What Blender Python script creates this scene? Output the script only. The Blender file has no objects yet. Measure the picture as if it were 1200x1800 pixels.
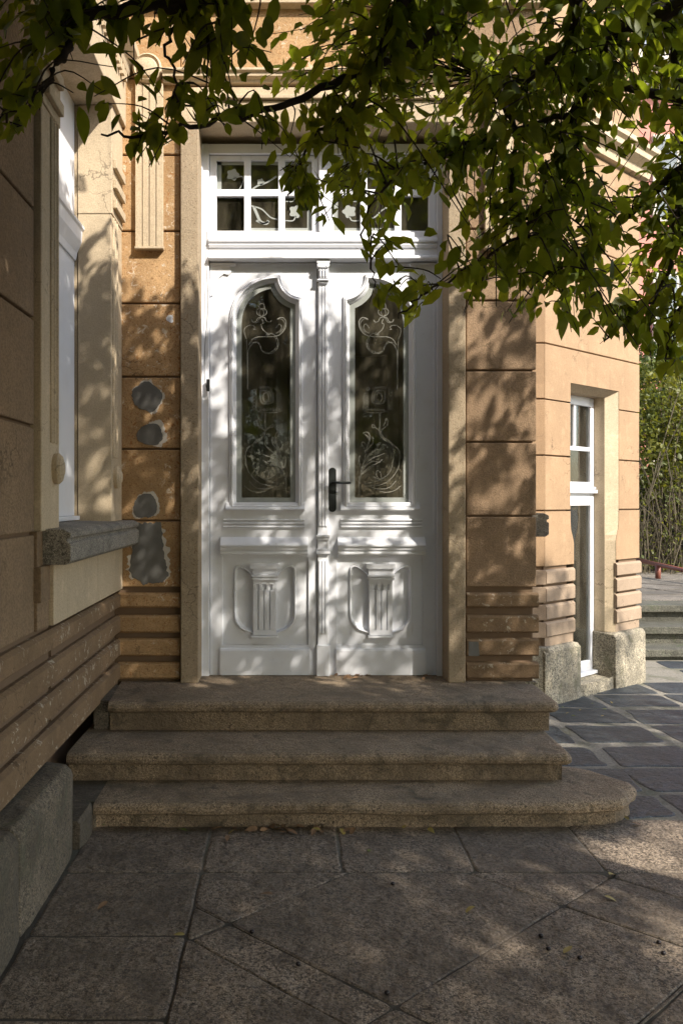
import bpy, bmesh, math, random
import numpy as np
from mathutils import Vector, noise
from mathutils.geometry import tessellate_polygon
R = random.Random(7)
SC = bpy.context.scene
COL = SC.collection

# ------------------------------------------------------------------ camera, light, exposure
H, F, CX, CY = 1.482, 1400.0, 505.0, 880.0          # eye height, focal length and vanishing point of the place
cam = bpy.data.cameras.new('camera'); camo = bpy.data.objects.new('camera', cam); COL.objects.link(camo)
camo.location = (0, 0, H); camo.rotation_euler = (math.radians(90), 0, 0)
cam.sensor_fit = 'VERTICAL'; cam.sensor_height = 36; cam.lens = 28
cam.shift_x = (600 - CX) / 1800; cam.shift_y = -(900 - CY) / 1800
cam.clip_start = 0.05; cam.clip_end = 600
SC.camera = camo
SUN = Vector((0.95, -1.0, 1.15)).normalized()
w = bpy.data.worlds.new('World'); SC.world = w; w.use_nodes = True
nt = w.node_tree; bg = nt.nodes['Background']; sky = nt.nodes.new('ShaderNodeTexSky')
sky.sky_type = 'NISHITA'; sky.sun_disc = False
sky.sun_elevation = math.asin(SUN.z); sky.sun_rotation = math.atan2(SUN.x, SUN.y)
sky.air_density = 1.2; sky.dust_density = 1.5
nt.links.new(sky.outputs[0], bg.inputs[0]); bg.inputs[1].default_value = 0.15
sl = bpy.data.lights.new('sun', 'SUN'); sl.energy = 3.2; sl.angle = math.radians(0.8); sl.color = (1, .93, .82)
so = bpy.data.objects.new('sun', sl); COL.objects.link(so); so.rotation_euler = (-SUN).to_track_quat('-Z', 'Y').to_euler()
SC.view_settings.view_transform = 'Standard'; SC.view_settings.look = 'None'
SC.view_settings.exposure = 1.3; SC.view_settings.gamma = 1
SC.view_settings.use_curve_mapping = False

# ------------------------------------------------------------------ helpers
def tag(o, label=None, cat=None, group=None, kind=None):
    if label: o['label'] = label
    if cat: o['category'] = cat
    if group: o['group'] = group
    if kind: o['kind'] = kind
    return o
def empty(name, loc=(0, 0, 0)):
    o = bpy.data.objects.new(name, None); o.location = loc; o.empty_display_size = .1; COL.objects.link(o); return o
def setp(o, parent):
    if parent is not None:
        o.parent = parent; o.matrix_parent_inverse = parent.matrix_world.inverted() if parent.type != 'EMPTY' else pinv(parent)
def pinv(p):
    from mathutils import Matrix
    m = Matrix.Translation(p.location)
    return m.inverted()
class MB:
    def __init__(s): s.v = []; s.f = []
    def add(s, vs, fs):
        b = len(s.v); s.v += [tuple(p) for p in vs]; s.f += [tuple(i + b for i in f) for f in fs]; return s
    def box(s, x0, x1, y0, y1, z0, z1):
        return s.add([(x0,y0,z0),(x1,y0,z0),(x1,y1,z0),(x0,y1,z0),(x0,y0,z1),(x1,y0,z1),(x1,y1,z1),(x0,y1,z1)],
                     [(0,3,2,1),(4,5,6,7),(0,1,5,4),(1,2,6,5),(2,3,7,6),(3,0,4,7)])
    def prism(s, poly, axis, a, b):
        """extrude 2D polygon; axis 'x': poly=(y,z); 'y': poly=(x,z); 'z': poly=(x,y)"""
        def mk(p, t):
            return {'x': (t, p[0], p[1]), 'y': (p[0], t, p[1]), 'z': (p[0], p[1], t)}[axis]
        n = len(poly); vs = [mk(p, a) for p in poly] + [mk(p, b) for p in poly]
        fs = [tuple(range(n))[::-1], tuple(range(n, 2 * n))] + [(i, (i+1) % n, n + (i+1) % n, n + i) for i in range(n)]
        return s.add(vs, fs)
    def loft(s, rings, closed=True, cap=False):
        n = len(rings[0]); vs = [p for r in rings for p in r]; fs = []
        for k in range(len(rings) - 1):
            for i in range(n if closed else n - 1):
                j = (i + 1) % n
                fs.append((k*n+i, k*n+j, (k+1)*n+j, (k+1)*n+i))
        if cap: fs += [tuple(range(n)), tuple(range((len(rings)-1)*n, len(rings)*n))[::-1]]
        return s.add(vs, fs)
    def tube(s, pts, rad, n=6, cap=True):
        pts = [Vector(p) for p in pts]; rings = []
        up = Vector((0.13, 0.21, 1))
        for i, p in enumerate(pts):
            d = (pts[min(i+1, len(pts)-1)] - pts[max(i-1, 0)])
            if d.length < 1e-9: d = Vector((0, 0, 1))
            d.normalize()
            u = d.cross(up)
            if u.length < .05: u = d.cross(Vector((1, 0, 0)))
            u.normalize(); v = d.cross(u)
            r = rad[i] if isinstance(rad, (list, tuple)) else rad
            rings.append([p + (u*math.cos(2*math.pi*k/n) + v*math.sin(2*math.pi*k/n))*r for k in range(n)])
        return s.loft(rings, True, cap)
    def plate(s, outer, holes, yf, yb):
        """plate in the XZ plane with holes, front at yf, back edges at yb"""
        loops = [outer] + list(holes)
        flat = [p for l in loops for p in l]
        tris = tessellate_polygon([[Vector((p[0], p[1], 0)) for p in l] for l in loops])
        s.add([(p[0], yf, p[1]) for p in flat], [tuple(t) for t in tris])
        for l in loops:
            n = len(l)
            s.add([(p[0], yf, p[1]) for p in l] + [(p[0], yb, p[1]) for p in l], [(i, (i+1) % n, n+(i+1) % n, n+i) for i in range(n)])
        return s
    def build(s, name, m, parent=None, bevel=0, seg=2, smooth=False, sub=0, label=None):
        me = bpy.data.meshes.new(name); me.from_pydata(s.v, [], s.f)
        bm = bmesh.new(); bm.from_mesh(me)
        bmesh.ops.remove_doubles(bm, verts=bm.verts, dist=1e-5)
        bmesh.ops.recalc_face_normals(bm, faces=bm.faces); bm.to_mesh(me); bm.free()
        if smooth: me.polygons.foreach_set('use_smooth', [True]*len(me.polygons))
        me.materials.append(m)
        o = bpy.data.objects.new(name, me); COL.objects.link(o)
        if bevel:
            b = o.modifiers.new('bevel', 'BEVEL'); b.width = bevel; b.segments = seg; b.limit_method = 'ANGLE'; b.angle_limit = math.radians(35)
        setp(o, parent)
        if label: o['label'] = label
        return o
def catmull(pts, k=6):
    P = [Vector(p) for p in pts]; P = [P[0]*2 - P[1]] + P + [P[-1]*2 - P[-2]]; out = []
    for i in range(1, len(P) - 2):
        for j in range(k):
            t = j / k; a, b, c, d = P[i-1], P[i], P[i+1], P[i+2]
            out.append(0.5*((2*b) + (c-a)*t + (2*a-5*b+4*c-d)*t*t + (3*b-a-3*c+d)*t**3))
    out.append(P[-2]); return out
def at(px, py, Y): return Vector(((px - CX)*Y/F, Y, H - (py - CY)*Y/F))
def gpos(px, py, z=0.0):
    Y = (H - z)*F/(py - CY); return ((px - CX)*Y/F, Y)

# ------------------------------------------------------------------ materials
def newmat(name):
    m = bpy.data.materials.new(name); m.use_nodes = True; n = m.node_tree
    return m, n, n.nodes['Principled BSDF']
def nd(n, t, **kw):
    x = n.nodes.new(t)
    for k, v in kw.items():
        if k in x.inputs: x.inputs[k].default_value = v
        else: setattr(x, k, v)
    return x
def mixc(n, fac, a, b, blend='MIX'):
    x = n.nodes.new('ShaderNodeMix'); x.data_type = 'RGBA'; x.blend_type = blend
    for i, v in ((0, fac), (6, a), (7, b)):
        if isinstance(v, bpy.types.NodeSocket): n.links.new(v, x.inputs[i])
        else: x.inputs[i].default_value = (*v, 1) if (i != 0 and len(v) == 3) else v
    return x.outputs[2]
def pos(n, scale=(1, 1, 1)):
    g = n.nodes.new('ShaderNodeNewGeometry'); mp = n.nodes.new('ShaderNodeMapping'); mp.inputs['Scale'].default_value = scale
    n.links.new(g.outputs['Position'], mp.inputs[0]); return mp.outputs[0]
def nz(n, p, scale, detail=4, rough=.6, dist=0):
    x = nd(n, 'ShaderNodeTexNoise', Scale=scale, Detail=detail, Roughness=rough, Distortion=dist); n.links.new(p, x.inputs['Vector']); return x.outputs[0]
def ramp(n, s, a, b, inv=False):
    x = n.nodes.new('ShaderNodeMapRange'); x.interpolation_type = 'SMOOTHSTEP'
    x.inputs[1].default_value = a; x.inputs[2].default_value = b
    if inv: x.inputs[3].default_value = 1; x.inputs[4].default_value = 0
    n.links.new(s, x.inputs[0]); return x.outputs[0]
def mul(n, a, b, op='MULTIPLY'):
    x = n.nodes.new('ShaderNodeMath'); x.operation = op
    for i, v in enumerate((a, b)):
        if isinstance(v, bpy.types.NodeSocket): n.links.new(v, x.inputs[i])
        else: x.inputs[i].default_value = v
    return x.outputs[0]
def bump(n, bs, h, strength, dist, prev=None):
    x = nd(n, 'ShaderNodeBump', Strength=strength, Distance=dist); n.links.new(h, x.inputs['Height'])
    if prev: n.links.new(prev, x.inputs['Normal'])
    n.links.new(x.outputs[0], bs.inputs['Normal']); return x.outputs[0]
def objrand(n):
    x = n.nodes.new('ShaderNodeObjectInfo'); return x.outputs['Random']
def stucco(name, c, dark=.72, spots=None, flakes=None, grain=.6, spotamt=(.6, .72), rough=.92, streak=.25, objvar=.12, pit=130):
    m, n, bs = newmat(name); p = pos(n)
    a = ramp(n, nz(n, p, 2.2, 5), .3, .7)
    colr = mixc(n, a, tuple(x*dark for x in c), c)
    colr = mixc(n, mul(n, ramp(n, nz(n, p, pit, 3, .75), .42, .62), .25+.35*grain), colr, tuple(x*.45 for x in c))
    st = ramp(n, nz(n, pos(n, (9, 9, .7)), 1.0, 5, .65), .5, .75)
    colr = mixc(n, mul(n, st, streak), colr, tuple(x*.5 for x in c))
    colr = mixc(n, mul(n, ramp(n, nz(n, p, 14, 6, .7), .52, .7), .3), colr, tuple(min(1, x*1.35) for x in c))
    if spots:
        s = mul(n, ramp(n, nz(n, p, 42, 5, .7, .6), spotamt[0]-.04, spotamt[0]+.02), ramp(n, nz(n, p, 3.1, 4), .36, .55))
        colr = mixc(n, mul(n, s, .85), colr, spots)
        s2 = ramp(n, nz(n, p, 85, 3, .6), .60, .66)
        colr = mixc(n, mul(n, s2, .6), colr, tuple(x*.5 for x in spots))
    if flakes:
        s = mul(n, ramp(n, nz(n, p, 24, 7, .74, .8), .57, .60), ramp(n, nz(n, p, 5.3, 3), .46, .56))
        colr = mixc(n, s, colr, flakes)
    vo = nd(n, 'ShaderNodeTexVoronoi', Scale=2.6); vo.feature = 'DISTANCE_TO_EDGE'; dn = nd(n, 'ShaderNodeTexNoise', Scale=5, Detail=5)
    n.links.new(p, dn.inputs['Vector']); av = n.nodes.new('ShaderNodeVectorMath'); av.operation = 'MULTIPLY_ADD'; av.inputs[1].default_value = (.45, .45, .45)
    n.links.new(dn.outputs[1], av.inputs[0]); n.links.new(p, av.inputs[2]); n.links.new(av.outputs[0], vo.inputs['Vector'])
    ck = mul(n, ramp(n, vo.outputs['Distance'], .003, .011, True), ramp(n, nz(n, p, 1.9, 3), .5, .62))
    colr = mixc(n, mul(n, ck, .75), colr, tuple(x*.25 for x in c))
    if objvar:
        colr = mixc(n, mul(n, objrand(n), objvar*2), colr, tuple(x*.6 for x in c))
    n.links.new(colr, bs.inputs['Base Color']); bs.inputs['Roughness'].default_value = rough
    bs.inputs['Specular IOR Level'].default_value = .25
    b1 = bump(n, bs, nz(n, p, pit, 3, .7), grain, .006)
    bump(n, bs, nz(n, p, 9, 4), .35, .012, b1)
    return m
def granite(name, c, lo=.35, hi=1.8, scale=85, stain=None, rough=.85, bd=.004):
    m, n, bs = newmat(name); p = pos(n)
    g = nz(n, p, scale, 2, .8); g2 = nz(n, p, scale*2.3, 1, .5)
    colr = mixc(n, ramp(n, g, .36, .64), tuple(x*lo for x in c), tuple(x*hi for x in c))
    colr = mixc(n, ramp(n, g2, .58, .66), colr, tuple(min(1, x*2.4) for x in c))
    colr = mixc(n, ramp(n, nz(n, p, scale*.7, 2, .6), .62, .67), colr, tuple(x*.25 for x in c))
    colr = mixc(n, mul(n, ramp(n, nz(n, p, 3.4, 6, .65), .4, .68), .7), colr, tuple(x*.45 for x in c))
    if stain: colr = mixc(n, mul(n, ramp(n, nz(n, p, 6, 7, .7, 1), .52, .68), .7), colr, stain)
    colr = mixc(n, mul(n, objrand(n), .55), colr, tuple(x*.5 for x in c))
    n.links.new(colr, bs.inputs['Base Color']); bs.inputs['Roughness'].default_value = rough
    b = bump(n, bs, g, .7, bd); bump(n, bs, nz(n, p, 11, 5, .6), .6, .035, b)
    return m
def simple(name, c, rough=.6, var=.8, scale=20, b=0, metal=0, spec=.5):
    m, n, bs = newmat(name); p = pos(n)
    n.links.new(mixc(n, nz(n, p, scale, 4), tuple(x*var for x in c), c), bs.inputs['Base Color'])
    bs.inputs['Roughness'].default_value = rough; bs.inputs['Metallic'].default_value = metal
    bs.inputs['Specular IOR Level'].default_value = spec
    if b: bump(n, bs, nz(n, p, scale*3, 4), .5, b)
    return m
def paint(name):
    m, n, bs = newmat(name); p = pos(n)
    brush = nz(n, pos(n, (130, 130, 6)), 1, 4, .6)
    colr = mixc(n, mul(n, ramp(n, nz(n, p, 5, 6, .7), .45, .75), .35), (.75, .76, .80), (.60, .59, .58))
    colr = mixc(n, mul(n, ramp(n, nz(n, pos(n, (26, 26, 5)), 1, 7, .75), .60, .74), .5), colr, (.45, .42, .38))
    s = ramp(n, nz(n, p, 48, 5, .72, .5), .70, .73)
    colr = mixc(n, mul(n, s, .8), colr, (.2, .17, .13))
    n.links.new(colr, bs.inputs['Base Color']); bs.inputs['Roughness'].default_value = .42
    b1 = bump(n, bs, brush, .12, .002); bump(n, bs, nz(n, p, 30, 4), .15, .004, b1)
    return m
def glassm(name, tint=(.9, .92, .88), base=.10, veil=(.30, .28, .22), veil_amt=.18):
    m, n, bs = newmat(name); out = n.nodes['Material Output']; p = pos(n)
    tr = nd(n, 'ShaderNodeBsdfTransparent'); tr.inputs[0].default_value = (*tint, 1)
    gl = nd(n, 'ShaderNodeBsdfGlossy'); gl.inputs['Roughness'].default_value = .03
    bp = nd(n, 'ShaderNodeBump', Strength=.25, Distance=.004); n.links.new(nz(n, p, 7, 2), bp.inputs['Height']); n.links.new(bp.outputs[0], gl.inputs['Normal'])
    df = nd(n, 'ShaderNodeBsdfDiffuse'); df.inputs[0].default_value = (*veil, 1)  # diffuse tone mixed over the pane in soft patches
    fr = nd(n, 'ShaderNodeFresnel', IOR=1.6)
    m1 = n.nodes.new('ShaderNodeMixShader'); n.links.new(mul(n, fr.outputs[0], base*10, 'MULTIPLY'), m1.inputs[0]); n.links.new(tr.outputs[0], m1.inputs[1]); n.links.new(gl.outputs[0], m1.inputs[2])
    m2 = n.nodes.new('ShaderNodeMixShader'); n.links.new(mul(n, ramp(n, nz(n, pos(n, (6, 6, 2)), 1, 6, .7), .3, .8), veil_amt), m2.inputs[0])
    n.links.new(m1.outputs[0], m2.inputs[1]); n.links.new(df.outputs[0], m2.inputs[2]); n.links.new(m2.outputs[0], out.inputs[0])
    return m
def leafm(name, c, c2, trans=.45):
    m, n, bs = newmat(name); out = n.nodes['Material Output']; p = pos(n)
    g = nz(n, p, 2.5, 3); r = nz(n, p, 23, 2)
    colr = mixc(n, ramp(n, g, .35, .65), c, c2); colr = mixc(n, mul(n, ramp(n, r, .3, .7), .5), colr, tuple(x*.55 for x in c))
    n.links.new(colr, bs.inputs['Base Color']); bs.inputs['Roughness'].default_value = .45; bs.inputs['Specular IOR Level'].default_value = .35
    t = nd(n, 'ShaderNodeBsdfTranslucent'); n.links.new(mixc(n, 1.0, colr, (1.9, 1.75, .6), 'MULTIPLY'), t.inputs[0])
    mx = n.nodes.new('ShaderNodeMixShader'); mx.inputs[0].default_value = trans
    n.links.new(bs.outputs[0], mx.inputs[1]); n.links.new(t.outputs[0], mx.inputs[2]); n.links.new(mx.outputs[0], out.inputs[0])
    return m
OCH = (.50, .30, .145)
M = dict(
    ochre=stucco('ochre_stucco_weathered', (.56, .355, .18), dark=.6, streak=.5, spots=(.30, .13, .04), flakes=(.62, .52, .40), objvar=.1),
    brown=stucco('brown_stucco', (.37, .25, .155), dark=.68, streak=.45, grain=.9),
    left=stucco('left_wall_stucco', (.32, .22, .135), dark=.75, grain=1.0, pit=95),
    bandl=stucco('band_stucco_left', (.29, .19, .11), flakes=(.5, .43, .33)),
    bay=stucco('bay_stucco', (.42, .28, .168), dark=.8, grain=.35, streak=.35),
    bayband=stucco('bay_band_stucco', (.37, .275, .195), dark=.86, grain=.3, streak=.15),
    cream=stucco('cream_stucco', (.60, .48, .33), dark=.85, grain=.4, streak=.35),
    casing=stucco('casing_stucco', (.44, .345, .235), dark=.8, spots=(.26, .16, .08), grain=.6, streak=.4, spotamt=(.63, .7)),
    joint=simple('joint_mortar', (.20, .13, .08), .95),
    patch=simple('cement_patch', (.19, .182, .168), .95, .6, 14, .0008, 0, .1),
    plaster=simple('bare_plaster', (.62, .57, .50), .9, .75, 40, .004),
    steps=granite('step_granite', (.265, .195, .125), lo=.5, hi=1.45, scale=120, stain=(.065, .055, .033)),
    plinth=granite('plinth_granite', (.135, .108, .076), lo=.5, hi=1.5, stain=(.09, .09, .055)),
    bayplinth=granite('bay_granite', (.30, .26, .19), stain=(.12, .12, .06), scale=70),
    sill=granite('sill_granite', (.22, .195, .16), lo=.5, hi=1.5, stain=(.085, .08, .06), scale=120),
    slab=granite('paving_granite', (.19, .148, .108), stain=(.062, .045, .032), scale=80, rough=.75),
    slate=granite('paving_slate', (.044, .054, .060), lo=.6, hi=1.3, stain=(.062, .066, .072), scale=60, rough=.55),
    flag=granite('terrace_flagstone', (.15, .13, .105), stain=(.07, .065, .045), scale=80),
    mossy=granite('mossy_stone', (.10, .095, .072), stain=(.05, .075, .02), scale=90),
    white=paint('white_paint'),
    frost=simple('frosted_glass_border', (.40, .42, .39), .35, .6, 12),
    etch=simple('etched_line', (.40, .39, .33), .6, .7, 60),
    glass=glassm('door_glass', base=.14, veil=(.20, .175, .12), veil_amt=.45),
    wglass=glassm('window_glass', base=.16, veil_amt=.12),
    iron=simple('dark_iron', (.022, .026, .024), .45, .7, 60, .001, .3),
    black=simple('black_plastic', (.012, .012, .013), .4),
    bark=simple('bark', (.055, .040, .028), .9, .5, 60, .006),
    hall=simple('hall_plaster', (.42, .37, .28), .9),
    hallfloor=simple('hall_floor', (.16, .11, .07), .5),
    pink=stucco('pink_stucco', (.62, .27, .21), dark=.9, grain=.2, objvar=0),
    trim=simple('pale_trim', (.66, .60, .50), .8),
    roof=simple('roof_zinc', (.32, .34, .36), .5),
    rail=simple('red_brown_paint', (.26, .085, .055), .5, .6, 30),
    leaf=leafm('green_leaf', (.14, .19, .026), (.21, .24, .034), .62),
    shrub=leafm('shrub_leaf', (.10, .125, .035), (.19, .19, .05), .4),
    dark=leafm('dark_shrub_leaf', (.045, .075, .02), (.08, .11, .03), .35),
    dry=simple('dry_leaf', (.26, .15, .075), .7, .5, 70),
    yellow=simple('yellowed_leaf', (.38, .30, .09), .6, .7, 70),
    greenfall=simple('fresh_fallen_leaf', (.13, .17, .03), .5, .7, 70),
    straw=simple('dry_stem', (.13, .105, .065), .9, .5, 40),
    plum=simple('dark_berry', (.015, .010, .012), .35),
)
# ground: pale mortar near the house, earth further away
m, n, bs = newmat('mortar_and_earth'); p = pos(n)
g = nz(n, p, 60, 5, .7)
c1 = mixc(n, ramp(n, g, .3, .7), (.16, .145, .115), (.28, .255, .21))
c1 = mixc(n, mul(n, ramp(n, nz(n, p, 4, 5), .45, .65), .6), c1, (.08, .085, .045))
gx = nd(n, 'ShaderNodeSeparateXYZ'); n.links.new(p, gx.inputs[0])
fr = mul(n, ramp(n, gx.outputs[1], 2.9, 3.7, True), 1.0)
c1 = mixc(n, fr, c1, (.062, .053, .041))
n.links.new(c1, bs.inputs['Base Color']); bs.inputs['Roughness'].default_value = .95; bump(n, bs, g, .7, .01)
M['mortar'] = m

# ------------------------------------------------------------------ ground, paving
def zg(Y): return -0.037*min(max(Y - 3.8, 0), 3.6)
mb = MB(); ys = [-220, -8, 0, 2, 3.8, 5, 6.2, 7.4, 12, 260]; xs = [-220, -6, -1, 0, 1, 2, 3, 6, 12, 220]
mb.loft([[(x, y, zg(y)) for x in xs] for y in ys], closed=False)
ground = mb.build('ground', M['mortar']); tag(ground, kind='structure')
def split(polys, p, d):
    """split convex polygons by the line through p along d"""
    n = (-d[1], d[0]); out = []
    for P in polys:
        A, B = [], []
        for i in range(len(P)):
            a, b = P[i], P[(i+1) % len(P)]
            da = (a[0]-p[0])*n[0] + (a[1]-p[1])*n[1]; db = (b[0]-p[0])*n[0] + (b[1]-p[1])*n[1]
            (A if da >= 0 else B).append(a)
            if (da > 1e-6 and db < -1e-6) or (da < -1e-6 and db > 1e-6):
                t = da/(da-db); q = (a[0]+(b[0]-a[0])*t, a[1]+(b[1]-a[1])*t); A.append(q); B.append(q)
        out += [q for q in (A, B) if len(q) > 2 and abs(area(q)) > .004]
    return out
def area(P): return .5*sum(P[i][0]*P[(i+1) % len(P)][1] - P[(i+1) % len(P)][0]*P[i][1] for i in range(len(P)))
def inset(P, g):
    if area(P) < 0: P = P[::-1]
    out = []; n = len(P)
    for i in range(n):
        a, b, c = Vector(P[i-1]), Vector(P[i]), Vector(P[(i+1) % n])
        u, v = (b-a).normalized(), (c-b).normalized(); nu, nv = Vector((-u.y, u.x)), Vector((-v.y, v.x))
        k = 1 + nu.dot(nv); out.append(b + (nu + nv)*(g/max(k, .35)))
    return out
def slab(P, gap, mat, parent, zf, round_=.0, thick=.03, jit=.004, name='paving_slab', lift=0):
    Q = inset(P, gap)
    if abs(area(Q)) < .004: return
    pts = []; n = len(Q)
    for i in range(n):                           # rounded, slightly irregular outline
        a, b, c = Q[i-1], Q[i], Q[(i+1) % n]
        r1 = min(round_ or .025, (a-b).length*.4); r2 = min(round_ or .025, (c-b).length*.4)
        p1 = b + (a-b).normalized()*r1; p2 = b + (c-b).normalized()*r2
        pts += [p1, (p1+p2)*.25 + b*.5, p2]
        L = (c-b).length; k = int(L/.12)
        for j in range(1, k): 
            t = j/k; q = b.lerp(c, t)
            if r2/L < t < 1 - .05/L: pts.append(q + Vector((R.uniform(-jit, jit), R.uniform(-jit, jit))))
    cc = Vector((sum(q.x for q in pts)/len(pts), sum(q.y for q in pts)/len(pts)))
    tl = (R.uniform(-.003, .003), R.uniform(-.003, .003)); dz = R.uniform(.001, .004) + lift
    def top(q, e): return (q.x + (cc.x-q.x)*e, q.y + (cc.y-q.y)*e, zf(q.y) + dz + .002 + (q.x-cc.x)*tl[0] + (q.y-cc.y)*tl[1])
    m_ = MB(); k = len(pts)
    r0 = [(q.x, q.y, zf(q.y) - thick) for q in pts]; r1 = [top(q, 0)[:2] + (top(q, 0)[2] - .003,) for q in pts]
    sz = math.sqrt(abs(area(pts)))
    r2 = [top(q, .012/sz*1.2) for q in pts]
    m_.loft([r0, r1, r2]); m_.add(r2, [tuple(range(k))])
    return m_.build(name, mat, parent)
NEAR = 1.1
# border row under the steps
for a, b in zip((-.885, -.34, .22, .75, 1.27, 1.87, 2.45), (-.34, .22, .75, 1.27, 1.87, 2.45, 3.05)):
    P = [(a, 3.167), (b, 3.167), (b, 3.70), (a, 3.70)]
    slab(P, .004, M['slab'], ground, zg)
# border column along the left wall
yy = [3.167, 2.705, 2.27, 1.8, 1.3]
for a, b in zip(yy[1:], yy[:-1]): slab([(-.885, a), (-.34, a), (-.34, b), (-.885, b)], .006, M['slab'], ground, zg, round_=.02)
# diagonal field
polys = [[(-.34, NEAR), (3.4, NEAR), (3.4, 3.167), (-.34, 3.167)]]
d1, d2 = (1, .84), (1, -.88)
for q in ((-.317, 2.69), (1.26, 3.12), (2.0, 3.1), (.95, 2.2), (2.3, 2.6)): polys = split(polys, q, d1)
for q in ((-.2, 2.78), (.74, 3.14), (1.26, 3.14), (2.0, 3.1), (.05, 2.35)): polys = split(polys, q, d2)
for P in polys: slab(P, .0022, M['slab'], ground, zg, jit=.004)
# dark slates with broad pale joints
XJ = [1.0, 1.44, 1.87, 2.45, 3.05, 3.65, 4.3, 5.0, 5.7, 6.4]; YJ = [3.70, 4.05, 4.48, 4.97, 5.5, 6.0, 6.5, 7.05, 7.6, 8.05]
for i in range(len(XJ)-1):
    for j in range(len(YJ)-1):
        a, b, c, d = XJ[i], XJ[i+1], YJ[j], YJ[j+1]
        cx, cy = (a+b)/2, (c+d)/2
        if cx < 1.5 and cy < 4.2: continue
        k = (cx - 1.97)*.96 - (cy - 6.1)*1.14                     # inside the bay?
        if k < -.05 and cy > 5.8: continue
        s = [R.uniform(-.035, .035) for _ in range(8)]
        big = cy < 4.4
        slab([(a+s[0], c+s[1]), (b+s[2], c+s[3]), (b+s[4], d+s[5]), (a+s[6], d+s[7])], .012 if big else .033, M['slate'], ground, zg, round_=.035, jit=.014)

# ------------------------------------------------------------------ house
house = empty('house', (0, 5, 0))
tag(house, 'old ochre stucco house with a white carved double door and granite plinth', 'house')
YD, YW, YC = 4.83, 4.667, 4.62                     # door plane, wall plane, casing plane
sW = F/YW
def zw(py, s=sW): return H - (py - CY)/s
def xw(px, s=sW): return (px - CX)/s
XL = -.993                                          # left wing's wall plane (faces +x)
LZ = .4234                                          # landing height
BANDS = [(.942, .855), (.812, .708), (.675, .572), (.535, .438)]

# front wall: carcass behind the blocks, with the door opening
fw = MB()
x0, x1 = xw(350), xw(789)
zt = zw(215, F/YC)
fw.box(-1.25, x0 - .1, YW + .02, YD + .25, LZ - .4, 6.4); fw.box(x1 + .1, 1.44, YW + .02, YD + .25, 0, 6.4)
fw.box(x0 - .1, x1 + .1, YW + .02, YD + .25, zt + .1, 6.4)
front = fw.build('front_wall', M['joint'], house)
Ljoint = [zw(y) for y in (1033, 915, 789, 662, 533, 406, 272, 137)] + [4.40, 4.83, 5.26, 5.69, 6.12, 6.4]
Rjoint = [zw(y) for y in (1033, 907, 777, 651, 528, 402, 270, 137)] + [4.40, 4.83, 5.26, 5.69, 6.12, 6.4]
def blocks(xa, xb, joints, mat):
    for a, b in zip(joints[:-1], joints[1:]):
        MB().box(xa, xb, YW, YW + .03, a + .005, b - .006).build('stucco_block', mat, front, bevel=.006)
blocks(XL + .002, xw(317), Ljoint, M['ochre']); blocks(xw(819), 1.457, Rjoint, M['brown'])
for k in (0, 1):
    xa, xb, mat = ((XL + .002, xw(317) , M['ochre']), (xw(819), 1.468, M['brown']))[k]
    for (a, b) in BANDS:
        m_ = MB(); pr = [(YW+.035, a), (YW-.001, a), (YW-.016, a-.012), (YW-.016, b+.010), (YW-.001, b), (YW+.035, b)]
        m_.prism(pr, 'x', xa, xb); m_.build('stucco_band', mat if k == 0 else M['bandl'], front, bevel=.003)
# wall above the door between the strips
zh0, zh1 = zw(178), zw(150)
MB().box(xw(318), xw(819), YW, YW + .03, zh1 + .002, 4.39).build('stucco_block', M['ochre'], front, bevel=.006)
for a, b in ((4.40, 4.83), (4.84, 5.26), (5.27, 6.4)): MB().box(xw(318), xw(819), YW, YW + .03, a, b).build('stucco_block', M['ochre'], front, bevel=.006)

# door surround
sC = F/YC
def cas(xo, xi, left):
    a, b = sorted(((xo - CX)/sC, (xi - CX)/sC))
    m_ = MB(); m_.box(a, b, YC, YD + .10, LZ, zt - .002)
    return m_.build('door_casing', M['casing'], house, bevel=.006)
cas(317.5, 349, 1); cas(787.5, 818, 0)
MB().box((317.5-CX)/sC, (818-CX)/sC, YC, YD + .1, zt, zw(176, sC)).build('door_lintel', M['cream'], house, bevel=.006)
MB().box((312-CX)/sC, (824-CX)/sC, YC - .02, YW + .02, zw(176, sC) + .002, zw(170, sC)+.006).build('lintel_moulding', M['cream'], house, bevel=.004)
MB().box((317.5-CX)/sC, (818-CX)/sC, YC+.02, YW + .02, zw(170, sC) + .01, zw(150, sC)).build('frieze', M['cream'], house, bevel=.004)
# fluted pilasters with a roundel, and the hood moulding
def pil(cx):
    xa, xb = xw(cx - 24), xw(cx + 24); za, zb = zw(436), zw(152)
    m_ = MB(); m_.box(xa, xb, YW - .022, YW - .001, za, zb)
    p_ = m_.build('fluted_pilaster', M['cream'], house, bevel=.003)
    f_ = MB(); w_ = (xb - xa); 
    for i in range(4):
        a = xa + w_*(i/4) + (.0025 if i else 0); b = xa + w_*((i+1)/4) - (.0025 if i < 3 else 0)
        f_.box(a, b, YW - .034, YW - .0215, za + .0, zb)
    f_.build('fluting', M['cream'], p_, bevel=.002)
    b_ = MB(); b_.box(xa - .004, xb + .004, YW - .042, YW - .001, za - .016, za - .001); b_.build('pilaster_foot', M['cream'], p_, bevel=.003)
    c = (xw(cx - 3), zw(126)); m_ = MB()
    def ring(r, y): return [(c[0] + r*math.cos(t), y, c[1] + r*math.sin(t)) for t in [2*math.pi*i/32 for i in range(32)]]
    m_.loft([ring(.085, YW), ring(.085, YW - .045), ring(.074, YW - .056), ring(.068, YW - .045), ring(.060, YW - .045), ring(.052, YW - .058), ring(.028, YW-.062), ring(.001, YW-.064)])
    m_.build('roundel', M['cream'], p_, smooth=False)
    return p_
pil(264); pil(874)
m_ = MB(); zc = zw(139)
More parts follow.
